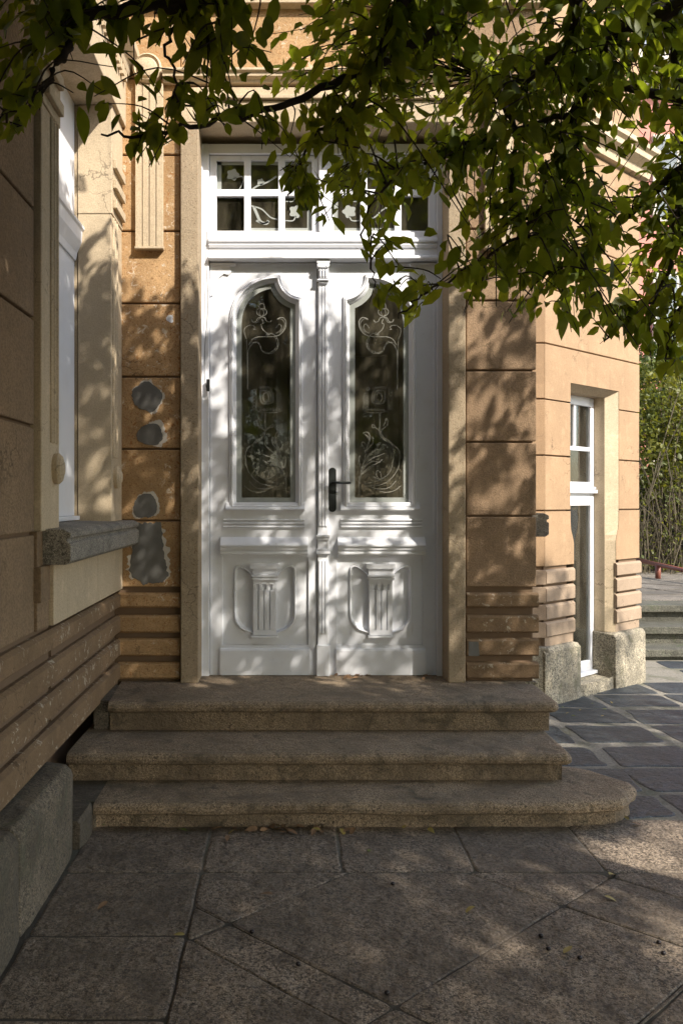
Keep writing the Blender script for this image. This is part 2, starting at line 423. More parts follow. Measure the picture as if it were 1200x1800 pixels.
m_.prism([(YW+.01, zc-.036), (YW-.03, zc-.036), (YW-.035, zc-.020), (YW-.055, zc-.010), (YW-.055, zc+.008), (YW-.070, zc+.018), (YW-.070, zc+.032), (YW+.01, zc+.038)], 'x', xw(288), xw(850))
m_.build('hood_moulding', M['cream'], house, bevel=.002)
m_ = MB()                                              # string course high on the wall
m_.prism([(YW+.01, 4.36), (YW-.05, 4.37), (YW-.05, 4.42), (YW-.10, 4.46), (YW-.10, 4.53), (YW+.01, 4.56)], 'x', XL+.003, 1.50)
m_.build('string_course', M['cream'], house, bevel=.003)

# cement patches and bare plaster rims on the left strip
def blob(cx, cy, rx, ry, seed, irr=.16, n=64, shape=None):
    out = []
    for i in range(n):
        t = 2*math.pi*i/n; r = 1 + irr*noise.noise(Vector((math.cos(t)*.8 + seed*9, math.sin(t)*.8, seed)))*2.2 + irr*.4*noise.noise(Vector((math.cos(t)*4 + seed*9, math.sin(t)*4, seed))) + irr*.35*noise.noise(Vector((math.cos(t)*13 + seed*9, math.sin(t)*13, seed)))
        out.append((xw(cx + rx*r*math.cos(t)), zw(cy + ry*r*math.sin(t))))
    return out
def patch(cx, cy, rx, ry, seed, rim=1.0, rimirr=.34):
    if rim: MB().prism(blob(cx + 2, cy, rx + 3*rim, ry + 3*rim, seed, rimirr, 90), 'y', YW - .0015, YW + .004).build('bare_plaster', M['plaster'], front)
    return MB().prism(blob(cx, cy, rx, ry, seed), 'y', YW - .004, YW + .004).build('cement_patch', M['patch'], front, bevel=.0015)
patch(259, 698, 28, 27, 1.1); patch(262, 765, 23, 20, 2.2); patch(256, 891, 20, 22, 3.3, .5); 
def ragged(P_, amp):
    out = []
    for i in range(len(P_)):
        a, b = Vector(P_[i]), Vector(P_[(i+1) % len(P_)]); k = max(2, int((b-a).length/3))
        for j in range(k):
            q_ = a.lerp(b, j/k); n_ = Vector((b.y-a.y, a.x-b.x)).normalized(); out.append(tuple(q_ + n_*amp*(noise.noise(Vector((q_.x*.12, q_.y*.12, 3))) + .6*noise.noise(Vector((q_.x*.5, q_.y*.5, 5))))))
    return out
q = [(236, 920), (284, 918), (286, 950), (290, 985), (296, 1012), (286, 1024), (250, 1026), (234, 1016), (228, 995), (232, 960)]
MB().prism([(xw(x), zw(y)) for x, y in ragged([(235,922),(287,922),(290,948),(300,965),(294,985),(300,1005),(290,1022),(240,1020),(230,1015),(224,985),(231,955)], 9)], 'y', YW-.0015, YW+.004).build('bare_plaster', M['plaster'], front)
MB().prism([(xw(x), zw(y)) for x, y in ragged(q, 4)], 'y', YW - .004, YW + .004).build('cement_patch', M['patch'], front, bevel=.0015)
MB().prism(blob(299, 561, 6, 7, 5.5, .3), 'y', YW - .002, YW + .004).build('white_filler_spot', M['white'], front)
MB().prism([(xw(x), zw(y)) for x, y in ((822, 1127), (839, 1127), (841, 1152), (822, 1152))], 'y', YW-.018, YW-.010).build('cement_patch', M['patch'], front)

# ------------------------------------------------------------------ the door
def dX(px): return (px - CX)/290.0
def dZ(py): return H - (py - CY)/290.0
def dd(d): return YD - d
AX = 567.0
def shape(o):
    c = (492, 572); C = (531.0, 485.0); Rr = 38.5 + o; rx, ry = 88 - o, 87.5 - o; pts = []
    ang = None
    for i in range(2000):
        t = math.pi - i*math.pi/2/1200; x, y = c[0] - rx*abs(math.cos(t))**.88*(1 if math.cos(t) < 0 else -1), c[1] - ry*abs(math.sin(t))**.88
        if math.hypot(x - C[0], y - C[1]) < Rr: ang = t; break
    for i in range(25):
        t = math.pi + (ang - math.pi)*i/24; pts.append((c[0] - rx*abs(math.cos(t))**.88*(1 if math.cos(t) < 0 else -1), c[1] - ry*abs(math.sin(t))**.88))
    a0 = math.atan2(pts[-1][1] - C[1], pts[-1][0] - C[0]); xe = 530.5 - o
    a1 = math.atan2(math.sqrt(max(Rr**2 - (C[0]-xe)**2, 0)), xe - C[0])
    if a0 < 0: a0 += 2*math.pi
    for i in range(1, 13):
        t = a0 + (a1 - a0)*i/12; pts.append((C[0] + Rr*math.cos(t), C[1] + Rr*math.sin(t)))
    pts += [(xe, 895 - o), (404 + o, 895 - o)]
    return pts
def ribbon(mb, pts, wpx, d, fx, k=5):
    P = catmull([(x, y, 0) for x, y in pts], k) if len(pts) > 2 else [Vector((x, y, 0)) for x, y in pts]
    L, Rt = [], []
    for i, p_ in enumerate(P):
        t = (P[min(i+1, len(P)-1)] - P[max(i-1, 0)]).normalized(); nn = Vector((-t.y, t.x, 0))*wpx*.5
        for lst, q_ in ((L, p_+nn), (Rt, p_-nn)): lst.append((dX(fx(q_.x)), dd(d), dZ(q_.y)))
    mb.loft([L, Rt], closed=False)
def ledge(mb, a, b, prof, fx):
    mb.prism([(dd(d), dZ(y)) for d, y in prof], 'x', dX(fx(a)), dX(fx(b)))
def leaf(mir):
    fx = (lambda x: 2*AX - x) if mir else (lambda x: x)
    T = lambda pts: [(dX(fx(x)), dZ(y)) for x, y in pts]
    W = M['white']
    pan = [(391, 979), (542, 979), (542, 1134), (391, 1134)]
    root = MB().plate(T([(368, 462), (557, 462), (557, 1187), (368, 1187)]), [T(shape(6)), T(pan)], dd(0), dd(-.04)).build('door_leaf', W, house, bevel=.002,
            label='right door leaf carrying the dark lever handle' if mir else 'left door leaf without a handle')
    # moulded ring round the glass
    m_ = MB(); prof = [(-6, 0), (-5, .010), (-3, .014), (-1, .010), (0, .020), (3, .024), (5, .018), (6, .010), (8, .008), (10, -.008), (12, -.016)]
    prof = [(-1, 0), (-.8, .010), (.6, .015), (2, .011), (2.6, .019), (5, .021), (6.2, .014), (6.8, .002), (9, -.004), (11.5, -.020)]
    m_.loft([[(dX(fx(x)), dd(d), dZ(y)) for x, y in shape(o)] for o, d in prof]); m_.build('glazing_moulding', W, root)
    m_ = MB(); ledge(m_, 397, 536, [(-.005, 883), (.006, 883), (.012, 888), (.026, 894), (.026, 897), (-.005, 897)], fx); m_.build('glazing_sill', W, root, bevel=.0015)
    # glass
    g_ = MB(); o_ = T(shape(10)); g_.plate(o_, [], dd(-.021), dd(-.025)); g_.build('glass_pane', M['glass'], root)
    f_ = MB(); f_.plate(T(shape(11)), [T(shape(20.5))], dd(-.0195), dd(-.0205)); f_.build('frosted_border', M['frost'], root)
    e_ = MB(); D = -.0190
    def c1(x, y): return (360 + x/5.4545, 440 + y/5.4545)
    def c3(x, y): return (400 + x/6.925, 640 + y/6.925)
    A = lambda pts, w_=1.0, f=c1: ribbon(e_, [f(*q) for q in pts], w_*.6, D, fx)
    A([(520, 545), (525, 510), (548, 500), (568, 515), (570, 548)], 1.3)
    A([(545, 630), (505, 605), (495, 575), (510, 555), (540, 552), (575, 555), (592, 575), (585, 605), (545, 630)], 1.2)
    A([(545, 630), (522, 600), (530, 565), (545, 555), (560, 570), (565, 600), (545, 630)], .9)
    A([(545, 632), (510, 640), (490, 675), (460, 680), (445, 655)], 1.3); A([(545, 632), (520, 650), (505, 680), (480, 690)], .9)
    A([(545, 632), (575, 640), (595, 675), (625, 680), (638, 660)], 1.3); A([(545, 650), (560, 690), (540, 700), (550, 745), (580, 775), (610, 800)], 1.2)
    A([(485, 752), (465, 750), (480, 730), (455, 712), (415, 715), (380, 745), (378, 790), (400, 860), (405, 1000), (408, 1330)], .9)
    A([(412, 1330), (412, 1000), (425, 930), (460, 885), (500, 880), (530, 905), (545, 950), (580, 980), (640, 980), (690, 940), (705, 890), (695, 840), (660, 800), (610, 785)], 1.0)
    A([(420, 900), (450, 850), (500, 825), (580, 822), (660, 820), (720, 800), (765, 750), (780, 690), (765, 650), (735, 635), (695, 650)], 1.4)
    A([(440, 880), (500, 870), (525, 895), (540, 945), (580, 970), (630, 970), (680, 930), (690, 880), (670, 830)], .7)
    A([(690, 655), (730, 650), (765, 690), (755, 740), (715, 790)], .8); A([(680, 740), (700, 710), (720, 700), (735, 730), (720, 765), (680, 790)], .9); A([(600, 785), (590, 805), (625, 800)], 1.2)
    for k in (0, 1):                                       # framed emblem half way down
        s = 1 - k*.10
        A([(370, 275), (500, 275), (540, 330), (555, 400), (540, 470), (420, 475), (395, 400), (400, 320), (480, 315), (520, 350), (525, 440), (450, 455), (430, 400), (445, 350), (490, 350), (500, 430), (470, 430)], .8 - .2*k, lambda x, y: c3(460+(x-460)*s, 400+(y-400)*s))
    A([(360, 290), (340, 330), (360, 400), (350, 480), (380, 575), (640, 575), (650, 470), (655, 400), (640, 350), (600, 350)], .9, c3)
    for i in range(7): A([(390+i*38, 555), (400+i*38, 540), (415+i*38, 548), (405+i*38, 562), (390+i*38, 555)], .9, c3)
    for i in range(5): A([(595, 380+i*36), (615, 370+i*36), (635, 385+i*36), (612, 402+i*36), (595, 380+i*36)], .9, c3)
    for i in range(6): A([(300, 320+i*40), (320, 300+i*40), (345, 322+i*40), (322, 345+i*40), (305, 322+i*40)], .7, c3)
    A([(575, 300), (600, 275), (620, 300), (600, 315), (580, 290)], 1.2, c3)
    A([(460, 590), (460, 700), (462, 790), (450, 860), (400, 920), (320, 960), (240, 1030), (215, 1110), (230, 1250), (300, 1370), (420, 1460), (640, 1490)], 1.2, c3)
    A([(450, 590), (450, 780), (420, 880), (330, 940), (300, 1010), (290, 1120), (330, 1300), (440, 1400), (640, 1460)], .9, c3)
    A([(450, 800), (400, 770), (365, 730), (360, 680), (385, 660), (390, 700), (415, 750)], 1.1, c3); A([(465, 810), (500, 770), (545, 770), (550, 730), (520, 750), (500, 790)], 1.1, c3)
    A([(690, 1600), (685, 1300), (640, 1150), (600, 1000), (575, 900), (600, 830), (650, 830), (655, 850)], 1.3, c3)
    for pts in ([(690, 1290), (600, 1180), (520, 1130), (460, 1110), (400, 1080)], [(690, 1290), (610, 1130), (540, 1060), (470, 1000), (450, 950), (490, 975)], [(690, 1320), (610, 1220), (540, 1180), (470, 1190), (430, 1160)],
                [(680, 1340), (600, 1290), (540, 1240)], [(640, 1130), (600, 1030), (545, 960), (545, 880)], [(640, 1130), (640, 1040), (680, 970), (660, 940), (630, 980)], [(690, 1260), (710, 1170), (700, 1110), (680, 1150)],
                [(640, 1100), (610, 980), (590, 900), (640, 850)], [(680, 1330), (580, 1250), (510, 1215), (450, 1190)], [(690, 1350), (690, 1600)], [(705, 1360), (710, 1590)],
                [(200, 1480), (280, 1540), (380, 1560), (460, 1545)], [(260, 1420), (340, 1500), (460, 1520), (560, 1500)], [(440, 1390), (450, 1320), (490, 1290), (500, 1350), (470, 1400), (540, 1370)]):
        A(pts, 1.3, c3)
    e_.build('etched_ornament', M['etch'], root)
    # three ribs, the drip ledge, and the recessed panel
    for y in (912, 918, 924):
        m_ = MB(); ledge(m_, 393, 535, [(-.001, y), (.013, y), (.016, y+2), (.013, y+3.6), (-.001, y+4)], fx); m_.build('rib', W, root)
    m_ = MB(); ledge(m_, 388, 541, [(-.001, 944), (.004, 944), (.045, 957), (.045, 960), (.034, 961), (.034, 966), (.024, 967), (.024, 970), (.031, 971), (.031, 974), (.014, 975), (.014, 979), (-.001, 979)], fx)
    m_.build('drip_ledge', W, root, bevel=.0012)
    LA = catmull([(442.5, 1010, 0), (432, 1001, 0), (422, 996.5, 0), (416, 998, 0), (413.5, 1004, 0), (413, 1030, 0), (413, 1060, 0), (413.5, 1083, 0), (418, 1096, 0), (428, 1106, 0), (444.5, 1112, 0)], 4)
    def lobe(o, fl):
        c = (430, 1052); pts = []
        for q_ in LA: pts.append((q_.x + (o if q_.x < 440 else 0) * (1 if q_.x < 430 else .5), q_.y + (o if q_.y < 1030 else -o if q_.y > 1085 else 0)))
        if fl: pts = [(931 - x, y) for x, y in pts]
        return pts
    body = MB().plate(T(pan), [T(lobe(0, 0)), T(lobe(0, 1))], dd(-.014), dd(-.03)).build('lower_panel', W, root)
    m_ = MB()
    for fl in (0, 1):
        rings = [(-2.2, -.0139), (-1.6, -.002), (-.4, .001), (.8, -.004), (1.6, -.026), (4, -.032)]
        m_.loft([[(dX(fx(x)), dd(d), dZ(y)) for x, y in lobe(o, fl)] for o, d in rings], closed=False)
        m_.plate(T(lobe(1.0, fl)), [], dd(-.0315), dd(-.036))
    m_.build('carved_lobes', W, root)
    m_ = MB()
    m_.plate(T([(445, 1019), (485.5, 1019), (485.5, 1117), (445, 1117)]), [], dd(-.006), dd(-.034))
    for a, b in ((445.2, 453.2), (455.2, 463.3), (465.3, 473.4), (475.4, 485.2)): m_.plate(T([(a, 1037), (b, 1037), (b, 1107), (a, 1107)]), [], dd(.008), dd(-.007))
    for a, b in ((445.2, 450.5), (456.5, 460.5), (468, 471.5), (479, 485.2)): m_.plate(T([(a, 1027), (b, 1027), (b, 1036.8), (a, 1036.8)]), [], dd(.008), dd(-.007))
    m_.plate(T([(445.2, 1019.2), (485.2, 1019.2), (485.2, 1026.8), (445.2, 1026.8)]), [], dd(.008), dd(-.007)); m_.plate(T([(445.2, 1107.2), (485.2, 1107.2), (485.2, 1116), (445.2, 1116)]), [], dd(.008), dd(-.007))
    m_.build('carved_column', W, root, bevel=.0008)
    m_ = MB()
    for a, b, y0_, y1_, d in ((439, 491, 991, 999.5, .024), (444, 487, 999.7, 1010, .010), (441.5, 489, 1010.2, 1013.5, .026), (443.5, 487, 1013.7, 1015.5, .012), (441.5, 489, 1015.7, 1019, .022)):
        m_.plate(T([(a, y0_), (b, y0_), (b, y1_), (a, y1_)]), [], dd(d), dd(-.02))
    m_.build('carved_capital', W, root, bevel=.0012)
    MB().plate(T([(441.5, 1117), (488, 1117), (488, 1121), (441.5, 1121)]), [], dd(.018), dd(-.02)).build('carved_foot', W, root, bevel=.0012)
    m_ = MB(); ledge(m_, 387, 544, [(-.001, 1139), (.012, 1139), (.020, 1143), (.020, 1186), (-.001, 1186)], fx); m_.build('kick_board', W, root, bevel=.002)
    m_ = MB(); ledge(m_, 391, 542, [(-.012, 1134), (-.004, 1134), (-.004, 1136), (-.012, 1136)], fx); m_.build('rebate', M['joint'], root)
    # corner spandrel
    sp = [(369, 463), (414, 463), (414, 468), (404, 470), (407, 479), (402, 484), (394, 482), (386, 488), (381, 496), (379, 507), (375, 514), (375, 520), (369, 521)]
    m_ = MB(); m_.plate(T(sp), [], dd(.010), dd(-.001)); m_.plate(T([(369, 463), (415, 463), (415, 467), (369, 467)]), [], dd(.016), dd(.009)); m_.build('carved_spandrel', W, root, bevel=.002)
    # plain vertical fillets of the stile
    m_ = MB(); m_.plate(T([(369, 525), (373, 525), (373, 1186), (369, 1186)]), [], dd(.006), dd(-.001)); m_.build('stile_fillet', W, root, bevel=.0015)
    return root
leafL = leaf(False); leafR = leaf(True)
# handle on the right leaf
hx, pl = [], []
for i in range(24):
    t = 2*math.pi*i/24; pl.append((dX(584 + 7*math.cos(t)), dZ((829 if math.sin(t) > 0 else 893) - 7*math.sin(t))))
hp = MB().prism(pl, 'y', dd(.008), dd(.0005)).build('handle_plate', M['iron'], leafR, bevel=.0015)
P0 = Vector((dX(584), dd(.006), dZ(849)))
m_ = MB(); m_.tube([P0, P0 + Vector((0, -.045, 0))], .009, 12)
m_.tube(catmull([P0 + Vector((0, -.042, 0)), P0 + Vector((.02, -.050, .002)), P0 + Vector((.06, -.050, 0)), P0 + Vector((.108, -.048, 0))], 4), [.009]*4+[.007]*4+[.008]*4+[.005], 10)
m_.build('door_lever', M['iron'], leafR, smooth=True)
m_ = MB(); m_.prism([(dX(584) + .004*math.cos(t), dZ(878) + .007*math.sin(t)) for t in [i*math.pi/6 for i in range(12)]], 'y', dd(.0095), dd(.0075)); m_.build('keyhole', M['black'], leafR)
# meeting astragal
W = M['white']
ast = MB().box(dX(558), dX(577), dd(.016), dd(-.01), dZ(1134), dZ(497)).build('meeting_bar', W, house, bevel=.003)
m_ = MB()
for a, b in ((560, 564), (565.5, 569.5), (571, 575)):
    m_.box(dX(a), dX(b), dd(.024), dd(.0155), dZ(925), dZ(505)); m_.box(dX(a), dX(b), dd(.024), dd(.0155), dZ(1112), dZ(985))
m_.build('reeding', W, ast, bevel=.0015)
m_ = MB()
for y0_, y1_, d, e in ((940, 944.5, .036, 1), (945, 948.5, .030, 0), (964, 967, .030, 0), (967.5, 973, .038, 1)): m_.box(dX(556.5 - e), dX(578.5 + e), dd(d), dd(0), dZ(y1_), dZ(y0_))
m_.build('astragal_collar', W, ast, bevel=.002)
MB().box(dX(556), dX(579), dd(.030), dd(0), dZ(1187), dZ(1133)).build('astragal_foot', W, ast, bevel=.003)
m_ = MB(); m_.box(dX(559), dX(577), dd(.040), dd(0), dZ(492), dZ(474)); m_.box(dX(556), dX(579), dd(.05), dd(0), dZ(466), dZ(460)); m_.box(dX(560.5), dX(575.5), dd(.034), dd(0), dZ(500), dZ(493))
m_.box(dX(557), dX(578), dd(.045), dd(0), dZ(496), dZ(493.5))
for k in (-1, 1): m_.tube([(dX(567.5 + k*7.2), dd(.0), dZ(470)), (dX(567.5 + k*7.2), dd(.052), dZ(470))], .013, 14)
m_.box(dX(562), dX(573), dd(.050), dd(0), dZ(474), dZ(466))
for k in (-1, 0, 1): m_.tube([(dX(567.5 + k*5), dd(.046), dZ(477)), (dX(567.5 + k*5), dd(.046), dZ(490))], .005, 8)
m_.build('astragal_capital', W, ast, bevel=.0015)
# frame: jambs, head beam and mouldings
for a, b, c in ((352, 368, 0), (766, 783, 1)):
    m_ = MB(); m_.box(dX(a), dX(b), dd(.030), dd(-.08), dZ(1187), dZ(256))
    k = (dX(b) - dX(a))/3
    m_.box(dX(a), dX(a)+k if not c else dX(b), dd(.045), dd(.029), dZ(1186), dZ(257)) if not c else m_.box(dX(b)-k, dX(b), dd(.045), dd(.029), dZ(1186), dZ(257))
    m_.build('door_jamb', W, house, bevel=.003)
MB().box(dX(368.1), dX(765.9), dd(.028), dd(-.08), dZ(273), dZ(256)).build('door_head', W, house, bevel=.003)
m_ = MB(); m_.prism([(dd(-.08), dZ(411)), (dd(.030), dZ(411)), (dd(.030), dZ(420)), (dd(.040), dZ(421)), (dd(.052), dZ(426)), (dd(.052), dZ(429)), (dd(.040), dZ(431)), (dd(.046), dZ(434)), (dd(.040), dZ(438)),
         (dd(.030), dZ(439)), (dd(.030), dZ(451)), (dd(.050), dZ(453)), (dd(.062), dZ(456)), (dd(.062), dZ(459)), (dd(-.02), dZ(461.5)), (dd(-.08), dZ(461.5))], 'x', dX(368.2), dX(765.8))
m_.build('transom_beam', W, house, bevel=.001)
MB().box(dX(560), dX(574), dd(.030), dd(-.08), dZ(410.5), dZ(273.5)).build('transom_mullion', W, house, bevel=.003)
def tsash(mir):
    fx = (lambda x: 2*AX - x) if mir else (lambda x: x)
    T = lambda pts: [(dX(fx(x)), dZ(y)) for x, y in pts]
    cols, rows = ((381, 429), (441, 489), (501, 548)), ((282, 333), (345, 406))
    holes = [T([(a, c), (b, c), (b, d), (a, d)]) for a, b in cols for c, d in rows]
    r = MB().plate(T([(368.5, 274), (559.5, 274), (559.5, 410), (368.5, 410)]), holes, dd(.008), dd(-.03)).build('transom_sash', W, house, bevel=.004)
    for a, b in cols:
        for c, d in rows: MB().plate(T([(a-2, c-2), (b+2, c-2), (b+2, d+2), (a-2, d+2)]), [], dd(-.016), dd(-.020)).build('glass_pane', M['glass'], r)
    e_ = MB(); D = -.0145
    def flower(cx, cy, s):
        e_.plate(T([(cx + s*(1+.16*math.cos(5*t))*math.cos(t), cy + s*.95*(1+.16*math.cos(5*t))*math.sin(t)) for t in [i*2*math.pi/30 for i in range(30)]]), [], dd(D), dd(D-.0006))
    flower(409, 305, 10); flower(520, 370, 11); flower(458, 318, 6)
    ribbon(e_, [(409, 312), (424, 308), (427, 312)], 2.2, D, fx); ribbon(e_, [(420, 332), (427, 318), (428, 310)], 1.5, D, fx)
    ribbon(e_, [(442, 332), (452, 325), (470, 318), (486, 308)], 3, D, fx); ribbon(e_, [(442, 360), (460, 366), (475, 380), (488, 384)], 2.4, D, fx)
    ribbon(e_, [(502, 386), (515, 386), (520, 378)], 2.2, D, fx); ribbon(e_, [(502, 352), (514, 352), (519, 346)], 2.0, D, fx)
    ribbon(e_, [(446, 362), (452, 376), (458, 388), (468, 391), (472, 386)], 5, D, fx); ribbon(e_, [(450, 386), (462, 391), (472, 388)], 3, D, fx)
    e_.build('etched_ornament', M['frost'], r)
    f_ = MB()
    for a, b, c, d in ((381, 389, 282, 333), (540, 548, 282, 406), (381, 548, 282, 288), (441, 548, 399, 406)):
        for (ca, cb) in cols:
            for (ra, rb) in rows:
                u0, u1, v0, v1 = max(a, ca), min(b, cb), max(c, ra), min(d, rb)
                if u1 > u0 and v1 > v0: f_.plate(T([(u0, v0), (u1, v0), (u1, v1), (u0, v1)]), [], dd(-.0152-.0001*a/400), dd(-.0158))
    f_.build('frosted_border', M['frost'], r)
tsash(0); tsash(1)
# hall behind the glass
m_ = MB(); m_.add([(-.93, 4.93, LZ), (1.40, 4.93, LZ), (1.40, 8.2, LZ), (-.93, 8.2, LZ)], [(0, 1, 2, 3)]); m_.build('hall_floor', M['hallfloor'], house)
m_ = MB(); m_.add([(-.93, 4.93, LZ), (-.93, 8.2, LZ), (-.93, 8.2, 3.9), (-.93, 4.93, 3.9), (1.40, 4.93, LZ), (1.40, 8.2, LZ), (1.40, 8.2, 3.9), (1.40, 4.93, 3.9)], [(0,1,2,3), (4,5,6,7), (1,5,6,2), (3,2,6,7)])
m_.build('hall_wall', M['hall'], house)
m_ = MB(); m_.box(-.1, .0, 7.2, 8.19, LZ, 2.9); m_.box(.9, 1.0, 7.2, 8.19, LZ, 2.9); m_.box(-.1, 1.0, 7.2, 7.3, 2.8, 2.9); m_.build('inner_doorway', M['trim'], house)

# ------------------------------------------------------------------ left wing wall (faces +x)
lw = MB()
lw.box(-1.5, XL - .02, 3.42, 4.70, LZ-.02, 1.34)            # under the window
lw.box(-1.5, XL - .02, -1.0, 3.38, .40, 6.4); lw.box(-1.5, XL - .02, 3.38, 4.38, 3.68, 6.4); lw.box(-1.5, XL - .02, 4.40, 4.9, 1.34, 6.4)
lw.box(-1.6, XL-.16, -1.0, 4.7, -.3, .40)
left = lw.build('side_wall', M['joint'], house)
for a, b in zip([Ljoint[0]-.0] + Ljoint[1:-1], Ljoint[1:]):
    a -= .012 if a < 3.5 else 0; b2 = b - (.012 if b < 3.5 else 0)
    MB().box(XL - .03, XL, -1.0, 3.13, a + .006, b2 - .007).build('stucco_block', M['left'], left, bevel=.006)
for a, b in BANDS:
    m_ = MB(); pr = [(XL-.04, a), (XL-.001, a), (XL+.020, a-.014), (XL+.020, b+.010), (XL-.001, b), (XL-.04, b)]
    m_.add([(x, -1.0, z) for x, z in pr] + [(x, YW-.002, z) for x, z in pr], [(i, (i+1) % 6, 6+(i+1) % 6, 6+i) for i in range(6)] + [tuple(range(6)), tuple(range(6, 12))])
    m_.build('stucco_band', M['bandl'], left, bevel=.003)
MB().box(XL - .04, XL + .002, -1.0, YW-.002, .405, .432).build('stucco_band', M['bandl'], left, bevel=.003)
# apron under the sill, casings, capitals, lintel
MB().box(XL - .02, XL + .030, 3.29, YW - .002, .966, 1.224).build('window_apron', M['cream'], house, bevel=.004)
MB().box(XL - .02, XL + .012, 3.13, 3.285, .966, 1.36).build('window_apron', M['left'], house, bevel=.004)
MB().box(XL - .02, XL + .030, 3.12, 3.24, 1.08, 1.222).build('casing_foot', M['left'], house, bevel=.004)
def wcasing(ya, yb, near):
    c_ = MB().box(XL - .16, XL + .025, ya, yb, 1.36, 3.06).build('window_casing', M['cream'], house, bevel=.005)
    m_ = MB()
    for k in range(3):
        t = ya + (yb - ya)*(.50 + .16*k) if near else ya + (yb-ya)*(.14 + .16*k)
        m_.tube([(XL + .026, t, 1.72), (XL + .026, t, 3.05)], .010, 8)
    m_.build('casing_bead', M['cream'], c_)
    cy = yb - .07 if near else ya + .09
    def ring(r, x): return [(x, cy + r*.8*math.cos(t), 1.615 + r*1.25*math.sin(t)) for t in [2*math.pi*i/24 for i in range(24)]]
    m_ = MB(); m_.loft([ring(.050, XL+.02), ring(.052, XL+.045), ring(.042, XL+.058), ring(.034, XL+.058), ring(.022, XL+.066), ring(.001, XL+.068)]); m_.build('roundel', M['cream'], c_)
    m_ = MB(); m_.box(XL-.16, XL + .03, ya-.002, yb+.002, 3.062, 3.66)
    for z0 in (3.10, 3.21, 3.32):
        m_.box(XL + .03, XL + .052, ya + .02, yb - .02, z0, z0 + .05)
    m_.build('casing_capital', M['cream'], c_, bevel=.004)
wcasing(3.14, 3.385, True); wcasing(4.385, YW - .002, False)
MB().box(-1.24, XL-.165, 4.392, YW-.002, 1.36, 3.66).build('window_reveal', M['cream'], house)
MB().box(-1.24, XL-.165, 3.14, 3.378, 1.36, 3.66).build('window_reveal', M['cream'], house)
m_ = MB(); m_.box(-1.26, XL + .05, 3.05, YW-.003, 3.665, 3.95); m_.build('window_lintel', M['cream'], house, bevel=.005)
m_ = MB(); m_.add([(x, y, z) for y in (3.0, YW-.003) for x, z in ((XL-.01, 3.952), (XL+.07, 3.952), (XL+.08, 4.0), (XL+.13, 4.05), (XL+.13, 4.10), (XL-.01, 4.14))], [(i, (i+1) % 6, 6+(i+1) % 6, 6+i) for i in range(6)] + [tuple(range(6)), tuple(range(6, 12))])
m_.build('window_hood', M['cream'], house, bevel=.003)
m_ = MB(); y = 3.12
while y < 4.6: m_.box(XL + .05, XL + .072, y, y + .035, 3.89, 3.945); y += .065
m_.build('dentil_row', M['cream'], house)['kind'] = 'stuff'
# the sill slab of speckled granite
def sillbar(name, xa, xb, ya, yb, zb, flip=False):
    s = -1 if flip else 1
    pr = [(0, zb), (xb-.02, zb), (xb, zb+.015), (xb, zb+.085), (xb-.014, zb+.092), (xb-.014, zb+.103), (xb, zb+.108), (xb, zb+.128), (xb-.03, zb+.143), (0, zb+.150)]
    pr = [(xa, zb)] + pr[1:-1] + [(xa, zb+.150)]
    m_ = MB(); n_ = len(pr); m_.loft([[(x, y, z) for x, z in pr] for y in np.linspace(ya, yb, 14)], True, True)
    return m_.build(name, M['sill'], house, bevel=.004)
sillbar('window_sill', -1.22, XL + .126, 3.196, YW - .003, 1.224)
sillbar('window_sill', 1.40, 1.595, 4.86, 5.7, zw(943, 286))
# left window: white wood
XG = -1.19
wl = MB(); 
for ya, yb, za, zb in ((3.38, 3.47, 1.40, 3.66), (3.93, 4.385, 1.40, 3.70), (3.47, 3.929, 1.40, 1.49), (3.47, 3.929, 3.57, 3.66), (3.84, 3.92, 1.49, 2.82), (3.47, 3.929, 2.82, 2.99), (3.84, 3.92, 2.99, 3.57)):
    wl.box(XG - .03, XG + .02, ya, yb, za, zb)
winL = wl.build('window', M['white'], house, bevel=.004)
m_ = MB(); m_.add([(x, y, z) for y in (3.384, 4.384) for x, z in ((XG+.02, 2.80), (XG+.03, 2.80), (XG+.035, 2.84), (XG+.06, 2.90), (XG+.065, 2.96), (XG+.075, 2.97), (XG+.075, 2.985), (XG+.02, 3.0))], [(i, (i+1) % 8, 8+(i+1) % 8, 8+i) for i in range(8)] + [tuple(range(8)), tuple(range(8, 16))])
m_.build('window_transom', M['white'], winL, bevel=.002)
MB().box(XG - .03, XG + .05, 3.384, 4.384, 1.376, 1.399).build('window_foot_rail', M['white'], winL, bevel=.003)
for ya, yb, za, zb in ((3.47, 3.84, 1.49, 2.82), (3.47, 3.84, 2.99, 3.57)):
    MB().box(XG - .012, XG - .008, ya-.004, yb+.004, za-.004, zb+.004).build('glass_pane', M['wglass'], winL)
MB().box(-1.9, -1.5, 3.2, 4.6, 1.2, 3.8).build('room_back', M['hall'], house)

# granite plinth along the left wing
def rockbar(xa, xb, ya, yb, za, zb, mat, parent, name='plinth_stone', slope=.05, rr=.03):
    m_ = MB(); pr = [(xa, za), (xb, za), (xb, zb - slope - rr), (xb - .006, zb - slope), (xb - rr, zb - slope + rr*.8), (xa, zb)]
    N = max(3, int((yb-ya)/.08)); rings = []
    for i in range(N + 1):
        y = ya + (yb-ya)*i/N; e = .012 if i in (0, N) else 0
        rings.append([(x - (e if k in (1, 2, 3, 4) else 0) + .004*noise.noise(Vector((y*7, z*9, x))), y, z - (e if k in (3, 4, 5) else 0)) for k, (x, z) in enumerate(pr)])
    m_.loft(rings, True, True); return m_.build(name, mat, parent, bevel=.006, seg=2)
rockbar(-1.15, -.895, 2.70, 3.375, -.02, .405, M['plinth'], house)
rockbar(-1.15, -.893, 1.9, 2.69, -.02, .405, M['plinth'], house)
rockbar(-1.15, -.896, .4, 1.89, -.02, .405, M['plinth'], house)
